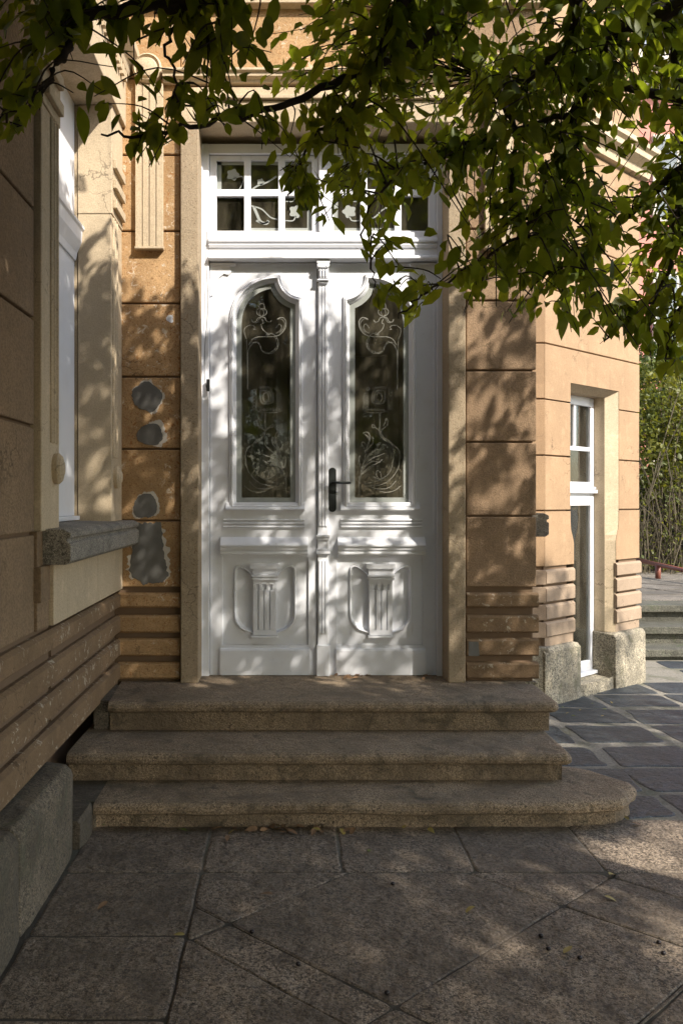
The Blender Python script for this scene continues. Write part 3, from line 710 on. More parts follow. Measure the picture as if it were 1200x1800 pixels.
rockbar(-1.15, -.866, 3.38, 3.60, -.02, .128, M['plinth'], house, slope=.004, rr=.012)
MB().box(-1.16, -.866, 3.601, 4.0, -.02, .123).build('plinth_stone', M['plinth'], house, bevel=.006)
MB().box(-1.03, -.945, 4.235, 4.6, .26, .42).build('cement_cheek', M['plinth'], house, bevel=.004)

# ------------------------------------------------------------------ entrance steps
steps = empty('entrance_steps', (0.2, 3.9, 0)); tag(steps, 'three worn granite steps with rounded nosings leading up to the white door', 'steps')
def step(path, back, ztop, zbot, wobble=.003, label=None, chips=()):
    """path: plan polyline of the nosing, walked with the outside on the right-hand side"""
    P = [Vector((x, y)) for x, y in path]; Q = [P[0]]
    for a, b in zip(P[:-1], P[1:]):
        k = max(1, int((b-a).length/.05))
        for j in range(1, k+1): Q.append(a.lerp(b, j/k))
    prof = [(-.045, zbot), (-.045, ztop - .066), (-.036, ztop - .060), (-.012, ztop - .056), (0, ztop - .046), (.003, ztop - .030), (-.003, ztop - .014), (-.014, ztop - .005), (-.030, ztop - .001), (-.06, ztop)]
    rings = []
    nrm = []
    for i in range(len(Q)):
        d = (Q[min(i+1, len(Q)-1)] - Q[max(i-1, 0)]).normalized(); nrm.append(Vector((d.y, -d.x)))
    for o, z in prof:
        rg = []
        for q_, nn in zip(Q, nrm):
            wv = wobble*noise.noise(Vector((q_.x*5, q_.y*5, z*12))) * 1.6 + .0015*noise.noise(Vector((q_.x*30, q_.y*30, z*40)))
            
            if z > zbot + .03: wv -= .022*max(0, noise.noise(Vector((q_.x*9, q_.y*9, z*14))) - .34)
            for (hx_, hy_, hr_, ha_) in chips:
                k_ = 1 - math.hypot(q_.x - hx_, q_.y - hy_)/hr_
                if k_ > 0: wv -= ha_*k_*(1 + .6*noise.noise(Vector((q_.x*40, q_.y*40, z*60))))*(1 if z > zbot + .03 else .4)
            c_ = q_ + nn*(o + wv); rg.append((c_.x, c_.y, z + (wobble*.8*noise.noise(Vector((q_.x*4, 7, q_.y*4))) if z > zbot + .02 else 0)))
        rings.append(rg)
    m_ = MB(); m_.loft(rings, closed=False)
    top = rings[-1]; m_.add(list(top) + [(x, y, ztop) for x, y in back], [tuple(range(len(top) + len(back)))])
    m_.add([rings[0][-1], rings[-1][-1], (back[0][0], back[0][1], ztop), (back[0][0], back[0][1], zbot)], [(0, 1, 2, 3)])
    ends = [r[-1] for r in rings]; m_.add(ends + [(Q[-1].x - .3, ends[0][1]+.0, zbot)], [])
    for e in (0, -1):
        sec = [r[e] for r in rings]; inner = [(s_[0], s_[1], s_[2]) for s_ in sec]
        cx_ = sec[-1]; m_.add(inner + [(cx_[0], cx_[1], zbot)], [tuple(range(len(inner) + 1))])
    return m_.build('step', M['steps'], steps, smooth=False, label=label)
def corner(x, y, r, n=6, xe=None):
    return [(x - r + r*math.sin(t), y + r - r*math.cos(t)) for t in [math.pi/2*i/n for i in range(n+1)]]
step([(-.94, 4.18), (1.0, 4.18)] + corner(1.433, 4.18, .05) + [(1.435, 4.60)], [(1.435, 4.95), (-.99, 4.95)], LZ, .262, label='topmost granite step forming the landing under the door')
step([(-1.06, 3.825), (1.0, 3.825)] + corner(1.372, 3.825, .04) + [(1.372, 4.3)], [(1.372, 4.35), (-1.06, 4.35)], .266, .120, label='middle granite step')
step([(-.868, 3.566), (.9, 3.566), (1.25, 3.57), (1.42, 3.585), (1.52, 3.615), (1.61, 3.665), (1.66, 3.74), (1.66, 3.85), (1.59, 3.95), (1.53, 4.03), (1.44, 4.08), (1.3, 4.10)], [(1.2, 4.0), (-.868, 4.0)], .127, -.03, wobble=.008, chips=((1.63, 3.69, .10, .05), (1.42, 3.58, .07, .012), (.1, 3.566, .06, .01)), label='lowest granite step with a rounded chipped right end')

# ------------------------------------------------------------------ right return and the canted bay
MB().box(1.30, 1.445, YW + .26, 6.1, -.1, 6.4).build('return_wall', M['brown'], house)
MB().box(1.33, 1.47, YW-.004, 5.9, -.12, LZ-.005).build('plinth_stone', M['bayplinth'], house, bevel=.008)
bay = MB()
B0, dB = Vector((1.97, 6.10)), Vector((.765, .644)).normalized(); nB = Vector((dB.y, -dB.x)); WS = 1.49
def bp(t, k, z): q_ = B0 + dB*t - nB*k; return (q_.x, q_.y, z)       # t metres along the wall, k metres inwards
def bbox(mb, t0, t1, k0, k1, z0, z1):
    c = [bp(t, k, z) for z in (z0, z1) for t, k in ((t0, k0), (t1, k0), (t1, k1), (t0, k1))]
    return mb.add(c, [(0,3,2,1),(4,5,6,7),(0,1,5,4),(1,2,6,5),(2,3,7,6),(3,0,4,7)])
TE = 1.50                                       # outer corner of the bay
TA, TB = .365, 1.138                            # opening at the wall face
TC, TD_ = .43, 1.035                            # opening behind the splay
KW = .17
ZB, ZT = -.02, 2.42
bbox(bay, .01, TA-.03, .02, .5, -.2, 6.4); bbox(bay, TB+.03, TE-.02, .02, .5, -.2, 6.4); bbox(bay, TA-.03, TB+.03, .02, .5, ZT+.05, 6.4)
bbox(bay, TE-.5, TE-.02, .5, 3.0, -.2, 6.4)
bayw = bay.build('bay_wall', M['joint'], house)
BJ = [zw(y) for y in (1033, 909, 783, 655)]; BJ = [.972, 1.405, 1.83, 2.262, 2.69, 3.12, 3.55, 3.98, 4.33]
def bayblock(t0, t1, z0, z1, mat=M['bay'], nm='stucco_block'):
    m_ = MB(); bbox(m_, t0, t1, 0, .03, z0+.005, z1-.006); return m_.build(nm, mat, bayw, bevel=.005)
for a, b in zip(BJ[:-1], BJ[1:]):
    if a >= 2.5: bayblock(.0, TE, a, b)
    elif a >= 2.2:
        q_ = [(0, a+.005), (TA, a+.005), (TA, ZT), (TB, ZT), (TB, a+.005), (TE, a+.005), (TE, b-.006), (0, b-.006)]
        m_ = MB(); m_.add([bp(t, 0, z) for t, z in q_] + [bp(t, .03, z) for t, z in q_], [(i, (i+1) % 8, 8+(i+1) % 8, 8+i) for i in range(8)] + [(0, 1, 2, 7), (2, 3, 6, 7), (3, 4, 5, 6)])
        m_.build('stucco_block', M['bay'], bayw)
    else:
        t1, t2 = TA, TB
        if a < 1.3:                              # bell-shaped widening of the jambs low down
            for (ta, tb, sg) in ((0, TA, 1), (TB, TE, -1)):
                e = .05
                if sg > 0: q_ = [(0, a+.005), (TA+e, a+.005), (TA+e, 1.14), (TA+.035, 1.19), (TA+.008, 1.25), (TA, 1.32), (TA, b-.006), (0, b-.006)]
                else: q_ = [(TE, a+.005), (TB-e, a+.005), (TB-e, 1.14), (TB-.035, 1.19), (TB-.008, 1.25), (TB, 1.32), (TB, b-.006), (TE, b-.006)]
                m_ = MB(); m_.add([bp(t, 0, z) for t, z in q_] + [bp(t, .03, z) for t, z in q_], [tuple(range(8))] + [(i, (i+1) % 8, 8+(i+1) % 8, 8+i) for i in range(8)]); m_.build('stucco_block', M['bay'], bayw)
        else: bayblock(0, TA, a, b); bayblock(TB, TE, a, b)
m_ = MB(); bbox(m_, 0, TE, 0, .03, 4.56, 6.4); m_.build('stucco_block', M['bay'], bayw)
# short front-facing facet left of the bay corner
for a, b in zip(BJ[:-1], BJ[1:]): MB().box(1.46, 1.968, 6.10, 6.14, a+.005, b-.006).build('stucco_block', M['bay'], bayw, bevel=.005)
MB().box(1.44, 1.95, 6.12, 6.5, -.2, 6.4).build('bay_wall', M['joint'], house)
MB().box(1.46, 1.968, 6.10, 6.14, 4.56, 6.4).build('stucco_block', M['bay'], bayw)
BB = [(.950, .838), (.820, .700), (.684, .566), (.550, .432)]
for a, b in BB:
    for t0, t1 in ((0, TA+.045), (TB-.06, TE+.012)):
        m_ = MB(); pr = [(.02, a), (-.001, a), (-.016, a-.016), (-.016, b+.008), (-.001, b), (.02, b)]
        m_.add([bp(t, k, z) for t in (t0, t1) for k, z in pr], [(i, (i+1) % 6, 6+(i+1) % 6, 6+i) for i in range(6)] + [tuple(range(6)), tuple(range(6, 12))])
        m_.build('stucco_band', M['bayband'], bayw, bevel=.003)
    MB().box(1.46, 1.975, 6.084, 6.13, b, a).build('stucco_band', M['bayband'], bayw, bevel=.005)
for q0, q1 in ((0, TA+.04), (TB-.05, TE)): m_ = MB(); bbox(m_, q0, q1, .002, .04, .36, .43); m_.build('stucco_band', M['bayband'], bayw)
# cornice of the bay, wrapping the corner
m_ = MB(); pr = [(.02, 4.335), (-.04, 4.345), (-.05, 4.40), (-.12, 4.45), (-.12, 4.50), (-.15, 4.52), (-.15, 4.56), (.02, 4.58)]
m_.add([bp(t, k, z) for t in (-.05, TE+.12) for k, z in pr], [(i, (i+1) % 8, 8+(i+1) % 8, 8+i) for i in range(8)] + [tuple(range(8)), tuple(range(8, 16))])
m_.prism([(6.12, 4.34), (6.06, 4.35), (6.05, 4.40), (5.98, 4.45), (5.98, 4.56), (6.12, 4.58)], 'x', 1.47, 2.0)
m_.build('bay_cornice', M['cream'], house, bevel=.003)
# splayed jambs, soffit and reveal
def quad(mb, *p): mb.add(p, [(0, 1, 2, 3)])
for sg, t0, t1 in ((1, TA, TC), (-1, TB, TD_)):
    m_ = MB(); e = .05*sg
    hz = [(2.42, 0), (1.32, 0), (1.25, .16), (1.19, .7), (1.14, 1), (.36, 1)]
    s_ = MB()
    s_.loft([[bp(t0 + e*f, .004, z) for z, f in hz], [bp(t1, .075, z) for z, f in hz], [bp(t1, .45, z) for z, f in hz]], closed=False)
    s_.build('window_reveal', M['cream'], house)
m_ = MB(); quad(m_, bp(TA, .004, ZT), bp(TB, .004, ZT), bp(TD_, .075, ZT-.055), bp(TC, .075, ZT-.055)); quad(m_, bp(TC, .075, ZT-.055), bp(TD_, .075, ZT-.055), bp(TD_, .4, ZT-.055), bp(TC, .4, ZT-.055)); m_.build('window_soffit', M['casing'], house)
def bw(t0, t1, k0, k1, z0, z1, mb): bbox(mb, t0, t1, k0, k1, z0, z1)
zk = ZT - .06
m_ = MB(); ta, tb = TC+.001, TD_-.001; tm = (TC+TD_)/2
for a, b, c, d in ((ta, ta+.06, ZB+.05, zk), (tb-.06, tb, ZB+.05, zk), (ta+.06, tb-.06, zk-.07, zk), (ta+.06, tb-.06, 1.44, 1.64), (ta+.06, tb-.06, ZB+.05, ZB+.13)): bbox(m_, a, b, KW, KW+.05, c, d)
winB = m_.build('window', M['white'], house, bevel=.004)
m_ = MB(); bbox(m_, tm-.018, tm+.018, KW+.005, KW+.04, 1.94, zk-.07); bbox(m_, ta+.06, tb-.06, KW+.006, KW+.041, 1.905, 1.94); m_.build('muntin', M['white'], winB, bevel=.003)
m_ = MB(); bbox(m_, ta-.0, tb+.0, KW-.035, KW-.001, 1.545, 1.575); bbox(m_, ta, tb, KW-.02, KW-.001, 1.58, 1.60); m_.build('window_transom', M['white'], winB, bevel=.003)
for a, b, c, d in ((ta+.06, tm-.018, 1.94, zk-.07), (tm+.018, tb-.06, 1.94, zk-.07), (ta+.06, tb-.06, 1.64, 1.905), (ta+.06, tb-.06, ZB+.13, 1.44)):
    m_ = MB(); bbox(m_, a-.003, b+.003, KW+.02, KW+.024, c-.003, d+.003); m_.build('glass_pane', M['wglass'], winB)
m_ = MB(); bbox(m_, ta, tb, KW-.05, KW+.06, ZB+.022, ZB+.048); m_.build('window_foot_rail', M['white'], winB, bevel=.003)
m_ = MB(); bbox(m_, TC-.05, TD_+.06, 1.4, 1.42, -.1, 3); m_.build('room_back', M['hall'], house)
# rough granite base of the bay
def bstone(t0, t1, k0, k1, z1, nm='plinth_stone'):
    m_ = MB(); N = 6; rings = []
    for i in range(N+1):
        t = t0 + (t1-t0)*i/N; e = .014 if i in (0, N) else 0
        j = lambda a: .005*noise.noise(Vector((t*8, a*5, z1)))
        rings.append([bp(t, k1, -.25), bp(t, k0 + e + j(1), -.25), bp(t, k0 + e + j(2), z1*.5), bp(t, k0 + e + j(3), z1-.035-e), bp(t, k0 + .025+e, z1-.004-e), bp(t, k1, z1)])
    m_.loft(rings, True, True); return m_.build(nm, M['bayplinth'], house, bevel=.006)
bstone(-.06, TA+.085, -.055, .30, .365); bstone(TB-.13, TE+.035, -.055, .30, .365)
bstone(TA+.09, TB-.135, -.035, .24, ZB+.018)
MB().box(1.472, 1.985, 6.045, 6.3, -.25, .365).build('plinth_stone', M['bayplinth'], house, bevel=.012)
# roof slab so the rooms stay dark
m_ = MB(); m_.box(-6, 1.7, 4.55, 12, 6.4, 6.6); m_.box(-6, -.85, -1.2, 4.5, 6.4, 6.6); m_.prism([(1.71, 5.9), (2.1, 5.9), (3.5, 7.1), (3.2, 9.0), (1.71, 12)], 'z', 6.4, 6.58); m_.build('roof_slab', M['trim'], house)
m_ = MB(); m_.box(-2.4, -2.2, -1, 12, 0, 6.4); m_.box(-2.2, 1.6, 11.8, 12, 0, 6.4); m_.box(-2.2, -1.5, -1.0, -.8, 0, 6.4); m_.build('rear_wall', M['brown'], house)

# ------------------------------------------------------------------ cable beside the door
cb = empty('cable', (dX(362), dd(.055), dZ(430))); tag(cb, 'thin black cable hanging down the left door jamb to a small black plug', 'cable')
m_ = MB(); m_.tube(catmull([(dX(x), dd(.052), dZ(y)) for x, y in ((365, 412), (364, 470), (367, 520), (366, 560), (362, 610), (361, 660), (364, 682), (367, 690))], 5), .0017, 5); m_.build('wire', M['black'], cb)
m_ = MB(); m_.box(dX(364.5), dX(370.5), dd(.062), dd(.046), dZ(690), dZ(669)); m_.build('plug', M['black'], cb, bevel=.003)

# ------------------------------------------------------------------ garden: steps, terrace, rail
gs = empty('garden_steps', (5, 8.2, -.15)); tag(gs, 'mossy stone garden steps rising to the terrace behind the bay', 'steps')
SY = [(8.02, 8.40, -.02), (8.36, 8.78, .155), (8.72, 9.15, .335)]
for ya, yb, z in SY:
    m_ = MB(); m_.box(3.2, 9.5, ya, yb, z - .075, z); m_.build('step', M['mossy'], gs, bevel=.008)
    m_ = MB(); m_.box(3.22, 9.4, ya + .06, yb+.02, z - .30, z - .076); m_.build('riser', M['mossy'], gs)
ter = MB().box(3.0, 14, 9.1, 16, -.3, .322).build('terrace', M['mortar']); tag(ter, kind='structure')
polys = [[(3.6, 9.16), (9.0, 9.16), (9.0, 14.0), (3.6, 14.0)]]
for i in range(9): polys = split(polys, (R.uniform(4, 8.5), R.uniform(9.3, 13.5)), (math.cos(i*1.2+.3), math.sin(i*1.2+.3)))
for P in polys: slab(P, .025, M['flag'], ter, lambda y: .334, round_=.03, jit=.01, name='flagstone')
hr = empty('handrail', (5.5, 11.8, .33)); tag(hr, 'low red brown metal rail on a short post at the terrace edge', 'railing')
a, b = at(1112, 983, 12.3), at(1260, 1015, 10.4)
MB().tube([a, b], .032, 10).build('rail', M['rail'], hr, smooth=True)
for f in (.33, .95):
    c_ = a.lerp(b, f); MB().tube([(c_.x, c_.y, .33), (c_.x, c_.y, c_.z)], .038, 10).build('post', M['rail'], hr, smooth=True)

# ------------------------------------------------------------------ pink house behind
pk = empty('pink_house', (9, 19, 0)); tag(pk, 'tall salmon pink house with a pale cornice seen through the branches on the right', 'house')
MB().box(6.0, 16, 17.5, 24, -.2, 10.4).build('wall', M['pink'], pk)
m_ = MB(); m_.prism([(17.5, 10.402), (17.3, 10.42), (17.2, 10.6), (16.95, 10.8), (16.95, 11.1), (17.5, 11.15)], 'x', 5.9, 16.1); m_.build('cornice', M['trim'], pk)
m_ = MB(); m_.prism([(16.9, 11.16), (24.2, 11.16), (22, 12.8), (19, 12.8)], 'x', 5.8, 16.2); m_.build('roof', M['roof'], pk)
MB().box(5.98, 16.05, 17.42, 17.499, 3.6, 3.9).build('string_course', M['trim'], pk, bevel=.02)
for cx in (8.0, 10.6):
    for z0 in (1.0, 4.6, 7.6):
        wn = MB().box(cx, cx+1.1, 17.44, 17.499, z0, z0+1.9).build('window', M['trim'], pk, bevel=.01)
        MB().box(cx+.1, cx+.52, 17.425, 17.439, z0+.1, z0+1.8).build('pane', M['wglass'], wn); MB().box(cx+.58, cx+1.0, 17.425, 17.439, z0+.1, z0+1.8).build('pane', M['wglass'], wn)

# ------------------------------------------------------------------ leaves in bulk
LEAFV = np.array([(0, 0, 0), (.30, .20, .035), (.68, .21, .03), (.30, -.20, .035), (.68, -.21, .03), (.33, 0, -.01), (.7, 0, -.03), (1.0, 0, -.13)])
LEAFF = [(0, 5, 1), (1, 5, 6, 2), (2, 6, 7), (0, 3, 5), (3, 4, 6, 5), (4, 7, 6)]
def leafmesh(name, P, D, S, mat, parent, rng):
    """P base points, D directions, S lengths -> one mesh"""
    n_ = len(P); P = np.asarray(P, float).reshape(-1, 3); D = np.asarray(D, float).reshape(-1, 3); S = np.asarray(S, float)
    D /= np.linalg.norm(D, axis=1)[:, None] + 1e-9
    rnd = rng.normal(size=(n_, 3))*.8 + np.array([0, 0, 1.0])
    side = np.cross(rnd, D); side /= np.linalg.norm(side, axis=1)[:, None] + 1e-9
    up = np.cross(D, side)
    wd = rng.uniform(.85, 1.25, n_); cu = rng.uniform(.3, 2.6, n_)
    V = (P[:, None, :] + S[:, None, None]*(LEAFV[None, :, 0:1]*D[:, None, :] + LEAFV[None, :, 1:2]*wd[:, None, None]*side[:, None, :] + LEAFV[None, :, 2:3]*cu[:, None, None]*up[:, None, :]))
    V = V.reshape(-1, 3).astype(np.float32)
    fl = np.array([i for f in LEAFF for i in f]); ln = np.array([len(f) for f in LEAFF])
    loops = (fl[None, :] + 8*np.arange(n_)[:, None]).ravel(); tot = np.tile(ln, n_); st = np.concatenate(([0], np.cumsum(tot)[:-1]))
    me = bpy.data.meshes.new(name); me.vertices.add(len(V)); me.vertices.foreach_set('co', V.ravel())
    me.loops.add(len(loops)); me.loops.foreach_set('vertex_index', loops.astype(np.int32))
    me.polygons.add(len(tot)); me.polygons.foreach_set('loop_start', st.astype(np.int32)); me.polygons.foreach_set('loop_total', tot.astype(np.int32))
    me.update(calc_edges=True); me.materials.append(mat)
    o = bpy.data.objects.new(name, me); COL.objects.link(o); setp(o, parent); return o

# ------------------------------------------------------------------ the tree
rng = np.random.default_rng(11)
tree = empty('tree', (2.9, 1.6, 0)); tag(tree, 'leafy tree standing right of the view, its dark branches hanging across the door', 'tree')
HUB = Vector((2.75, 1.55, 2.45))
MB().tube(catmull([(2.95, 1.6, -.1), (2.92, 1.6, .5), (2.98, 1.55, 1.2), (2.85, 1.5, 1.9), HUB], 5), [.19, .18, .165, .155, .15, .15, .145, .14, .14, .135, .135, .13, .13, .13, .125, .12, .12, .12, .115, .115, .11], 14).build('trunk', M['bark'], tree, smooth=True)
A_ = lambda x, y, Y: tuple(at(x, y, Y))
LIMBS = [
    ([HUB, (2.3, 2.0, 2.9), A_(1330, 160, 2.7), A_(1200, 170, 2.8), A_(1060, 140, 2.9), A_(960, 128, 3.0), A_(850, 136, 3.1)], .035, .008),
    ([HUB, (2.4, 1.7, 3.3), A_(1330, -90, 2.5), A_(1180, 10, 2.6), A_(1095, 50, 2.7), A_(1045, 110, 2.75), A_(1010, 200, 2.8), A_(985, 270, 2.85), A_(960, 360, 2.9)], .045, .007),
    ([HUB, (2.4, 1.9, 3.3), A_(1250, -60, 2.9), A_(1165, 20, 3.0), A_(1180, 80, 3.0), A_(1195, 160, 3.0), A_(1195, 300, 3.1), A_(1180, 420, 3.15)], .030, .006),
    ([HUB, (2.2, 2.2, 2.7), A_(1300, 240, 3.0), A_(1190, 300, 3.1), A_(1080, 400, 3.2), A_(1010, 450, 3.2), A_(950, 488, 3.25)], .028, .006),
    ([HUB, (2.3, 1.6, 3.5), (1.7, 1.8, 3.5), A_(1060, -90, 2.5), A_(1015, 20, 2.5), A_(1003, 60, 2.55), A_(960, 110, 2.6), A_(900, 170, 2.7)], .04, .006),
    ([HUB, (2.2, 1.5, 3.6), (1.4, 1.75, 3.3), A_(900, -120, 2.3), A_(745, -30, 2.4), A_(700, 12, 2.4), A_(672, 80, 2.5), A_(640, 170, 2.6), A_(590, 250, 2.7)], .05, .006),
    ([HUB, (2.1, 1.4, 3.7), (1.2, 1.6, 3.4), A_(700, -160, 2.1), A_(480, -60, 2.1), A_(330, 2, 2.1), A_(200, 18, 2.1), A_(140, 40, 2.1), A_(110, 100, 2.05), A_(70, 165, 2.0), A_(15, 172, 1.95)], .045, .004),
    ([HUB, (2.2, 1.9, 3.4), A_(880, -60, 2.6), A_(760, 60, 2.6), A_(600, 140, 2.6), A_(480, 190, 2.6), A_(350, 218, 2.5), A_(255, 236, 2.4), A_(178, 236, 2.35)], .03, .003),
    ([A_(860, 132, 3.1), A_(905, 240, 3.1), A_(898, 330, 3.1), A_(925, 382, 3.1), A_(960, 430, 3.15)], .014, .005),
    ([A_(960, 360, 2.9), A_(900, 420, 2.95), A_(820, 470, 3.0), A_(740, 520, 3.0), A_(700, 560, 3.0)], .008, .003),
    ([A_(1010, 200, 2.8), A_(900, 230, 2.9), A_(800, 260, 3.0), A_(700, 300, 3.0), A_(640, 390, 3.0), A_(655, 480, 3.0), A_(668, 530, 3.0)], .012, .002),
    ([A_(1190, 300, 3.1), A_(1190, 420, 3.2), A_(1150, 520, 3.2), A_(1100, 545, 3.2), A_(1060, 600, 3.2)], .013, .003),
    ([A_(1195, 400, 3.15), A_(1230, 500, 3.1), A_(1180, 560, 3.1), A_(1170, 640, 3.1)], .012, .003),
    ([A_(640, 170, 2.6), A_(560, 230, 2.7), A_(520, 310, 2.8), A_(505, 370, 2.8)], .009, .002),
    ([A_(330, 2, 2.1), A_(290, 80, 2.15), A_(310, 150, 2.2), A_(300, 225, 2.3)], .007, .002),
    ([A_(70, 165, 2.0), A_(40, 200, 2.0), A_(25, 225, 2.0)], .005, .002),
    # boughs of the crown above and behind the camera
    ([HUB, (3.3, 1.2, 3.4), (3.9, .6, 4.4), (4.6, -.5, 5.4), (5.2, -1.8, 6.4)], .07, .02), ([HUB, (2.4, .8, 3.5), (2.2, -.4, 4.5), (2.4, -1.8, 5.6), (2.8, -3, 6.6)], .07, .02),
    ([HUB, (3.3, 2.0, 3.4), (4.0, 2.5, 4.0), (5.0, 2.9, 4.3), (6.2, 3.0, 4.4)], .06, .015), ([HUB, (2.0, 1.4, 3.4), (1.0, 1.6, 4.0), (0, 2.0, 4.3), (-1.0, 2.3, 4.5)], .06, .012),
    ([HUB, (2.6, 2.0, 3.5), (2.2, 2.6, 4.0), (1.8, 3.1, 4.3), (1.2, 3.5, 4.35)], .05, .012), ([HUB, (1.8, .6, 3.6), (.8, -.2, 4.6), (-.4, -.6, 5.2), (-1.4, -.8, 5.6)], .05, .015),
]
limbpts = []
for pts, r0, r1 in LIMBS:
    P = catmull(pts, 7)
    for i in range(1, len(P)-1): P[i] = P[i] + Vector((R.gauss(0, 1), R.gauss(0, 1), R.gauss(0, 1)))*.006
    rad = [r0 + (r1 - r0)*(i/(len(P)-1))**.7 for i in range(len(P))]
    MB().tube(P, rad, 8).build('branch', M['bark'], tree, smooth=True)
    limbpts += [(p_, rd) for p_, rd in zip(P, rad) if rd < .035]
LP = np.array([tuple(p_) for p_, _ in limbpts])
LOW = [(-50, 250), (0, 265), (70, 225), (80, 130), (128, 110), (130, 300), (160, 300), (190, 262), (240, 300), (290, 300), (330, 262), (352, 245), (372, 215), (420, 250), (455, 240), (480, 330), (520, 385), (600, 415), (638, 435), (645, 545), (690, 590), (735, 585), (760, 500), (800, 545), (850, 570), (950, 585), (1050, 600), (1080, 625), (1110, 600), (1140, 650), (1200, 695), (1300, 700)]
LX, LY = np.array([a for a, b in LOW]), np.array([b for a, b in LOW])
def low(px): return np.interp(px, LX, LY)
def thin(px, py):
    """how full the foliage is at this place of the crown"""
    if px < 75: return .45 if py > 40 else .7
    if px < 350: return .38 if py < 60 else (.0 if py < 205 and px < 235 else .12 if py < 215 else .40)
    if px < 480: return .38 if py < 130 else .3
    return .62 if px < 760 else .8 if px < 950 else 1.0
twigs = MB(); LPos, LDir, LS = [], [], []
def proj(p_): return CX + F*p_[0]/p_[1], CY - F*(p_[2] - H)/p_[1]
def ok(p_, crown=False):
    if p_[1] < .25: return True
    px, py = proj(p_)
    if px < -80 or px > 1290 or py < -80: return True
    if p_[1] < 1.5 or crown: return False
    return py < low(px) + R.uniform(-6, 6)
def leafy(a, b, nleaf, size, rad=.0022, crown=False):
    """a drooping twig from a to b with leaves along its outer part"""
    L = (b - a).length; mid = (a + b)*.5 + Vector((R.gauss(0, .05), R.gauss(0, .05), .10 + R.gauss(0, .04)))*min(1, L*2)
    P = catmull([a, mid, b], 4)
    if not ok(b, crown): return
    twigs.tube(P, [rad*1.5*(1 - .6*i/(len(P)-1)) for i in range(len(P))], 4, cap=False)
    s0 = max(0, 1 - .42/max(L, .1))
    for k in range(nleaf):
        t = s0 + (1 - s0)*(k + R.random()*.8)/nleaf; t = min(t, .999); i = t*(len(P)-1); q_ = P[int(i)].lerp(P[min(int(i)+1, len(P)-1)], i - int(i))
        q_ = q_ + Vector((R.gauss(0, .022), R.gauss(0, .022), R.gauss(0, .016)))
        d = (b - a).normalized()*.5 + Vector((R.gauss(0, .55), R.gauss(0, .55), -.55 + R.gauss(0, .35)))
        s = size*R.uniform(.55, 1.25); e = q_ + d.normalized()*s
        if ok(e, crown) and ok(q_, crown): LPos.append(tuple(q_)); LDir.append(tuple(d)); LS.append(s)
for (p_, rd) in limbpts:                                   # short twigs straight off the limbs
    if p_.y < .3: continue
    px, py = proj(p_)
    if not (-60 < px < 1260 and py > -60): continue
    for _ in range(1):
        if R.random() < thin(px, py): leafy(p_, p_ + Vector((R.gauss(0, .12), R.gauss(0, .10), -.08 + R.gauss(0, .09))), 7, .075)
cnt = 0
while cnt < 235:                                           # the visible hanging crown
    px = R.uniform(-20, 1240); lo = float(low(px)); py = R.uniform(-60, lo)
    if R.random() > thin(px, py): continue
    if px < 360 and R.random() < .5: continue
    Y = R.uniform(2.45, 3.75) if px > 420 else R.uniform(1.9, 2.5)
    b = at(px, py, Y)
    if noise.noise(b*3.2) < -.12: continue
    dv = LP - np.array(b) + np.array([0, 0, -.12]); k = int(np.argmin((dv**2).sum(1) + rng.uniform(0, .03, len(LP)))); a = Vector(LP[k])
    if (a - b).length > .9: a = b + (a - b).normalized()*.9
    leafy(a, b, 9, .080 if px > 420 else .074, .0028); cnt += 1
    # side twigs
    c_ = a.lerp(b, R.uniform(.4, .9)); leafy(c_, c_ + Vector((R.gauss(0, .12), R.gauss(0, .12), -.06 + R.gauss(0, .07))), 5, .072)
nvis = len(LPos)
# the rest of the crown (above the frame and towards the sun)
def crown_top(Y): return 4.35 + .92*(3.0 - Y)
def shades_side_wall(x, Y, z):
    u = (x + 1)/.95; return 0 < u and Y + u < 4.0 and z - 1.15*u < 3.4
def in_sun_gap(x, Y, z):  # hole cut in the unseen crown so a sun patch lands on the paving
    u = z/1.15; gx_, gy_ = x - .95*u, Y + u
    q_ = ((gx_ - 1.75)/.5)**2 + ((gy_ - 2.95)/.72)**2
    return q_ < 1 + .9*noise.noise(Vector((gx_*3, gy_*3, 4)))
def crownpart(count, X0, X1, Y0, Y1, bot, top_, size, thr, nleaf=11):
    for _ in range(count):
        x, Y = R.uniform(X0, X1), R.uniform(Y0, Y1); a_, b_ = bot(x, Y), top_(x, Y)
        if a_ >= b_: continue
        z = R.uniform(a_, b_)
        if math.hypot(x, Y) < 1.2 and z < 2.7: continue
        g_ = .65*noise.noise(Vector((x*1.2, Y*1.2, z*1.2))) + .55*noise.noise(Vector((x*3.1, Y*3.1, z*3.1)))
        if g_ < (-.45 if shades_side_wall(x, Y, z) else thr) or (in_sun_gap(x, Y, z) and R.random() < .97): continue
        u = 3 - Y; xh, zh = x - .95*u, z - 1.15*u
        if -1.0 < xh < 2.0 and 2.2 < zh < 3.5 and not shades_side_wall(x, Y, z) and R.random() < .50: continue  # thins the unseen crown so sun reaches the hanging leaves in view
        b = Vector((x, Y, z)); leafy(b + Vector((R.gauss(0, .12), R.gauss(0, .12), .12)), b, nleaf, size, crown=True)
fr_ = lambda x, Y: H + max(Y, 0)*.66 if x < .52*Y + .3 else 2.3
# above the frame, near the house
crownpart(2900, -1.8, 6.2, 2.0, 3.6, lambda x, Y: max(2.75, fr_(x, Y)) if x < .52*Y + .3 else 2.3, lambda x, Y: (4.12 if x < 2.4 else 4.32) + .35*(3 - Y), .088, -.17)
# over the viewer and behind
crownpart(9500, -2.0, 8.0, -5.0, 2.0, lambda x, Y: max(2.6, fr_(x, Y)), lambda x, Y: min(7.2, 2.25 + 1.05*(3 - Y) if not x < 1.3 else 4.2 + .95*(3 - Y)), .115, -.26)
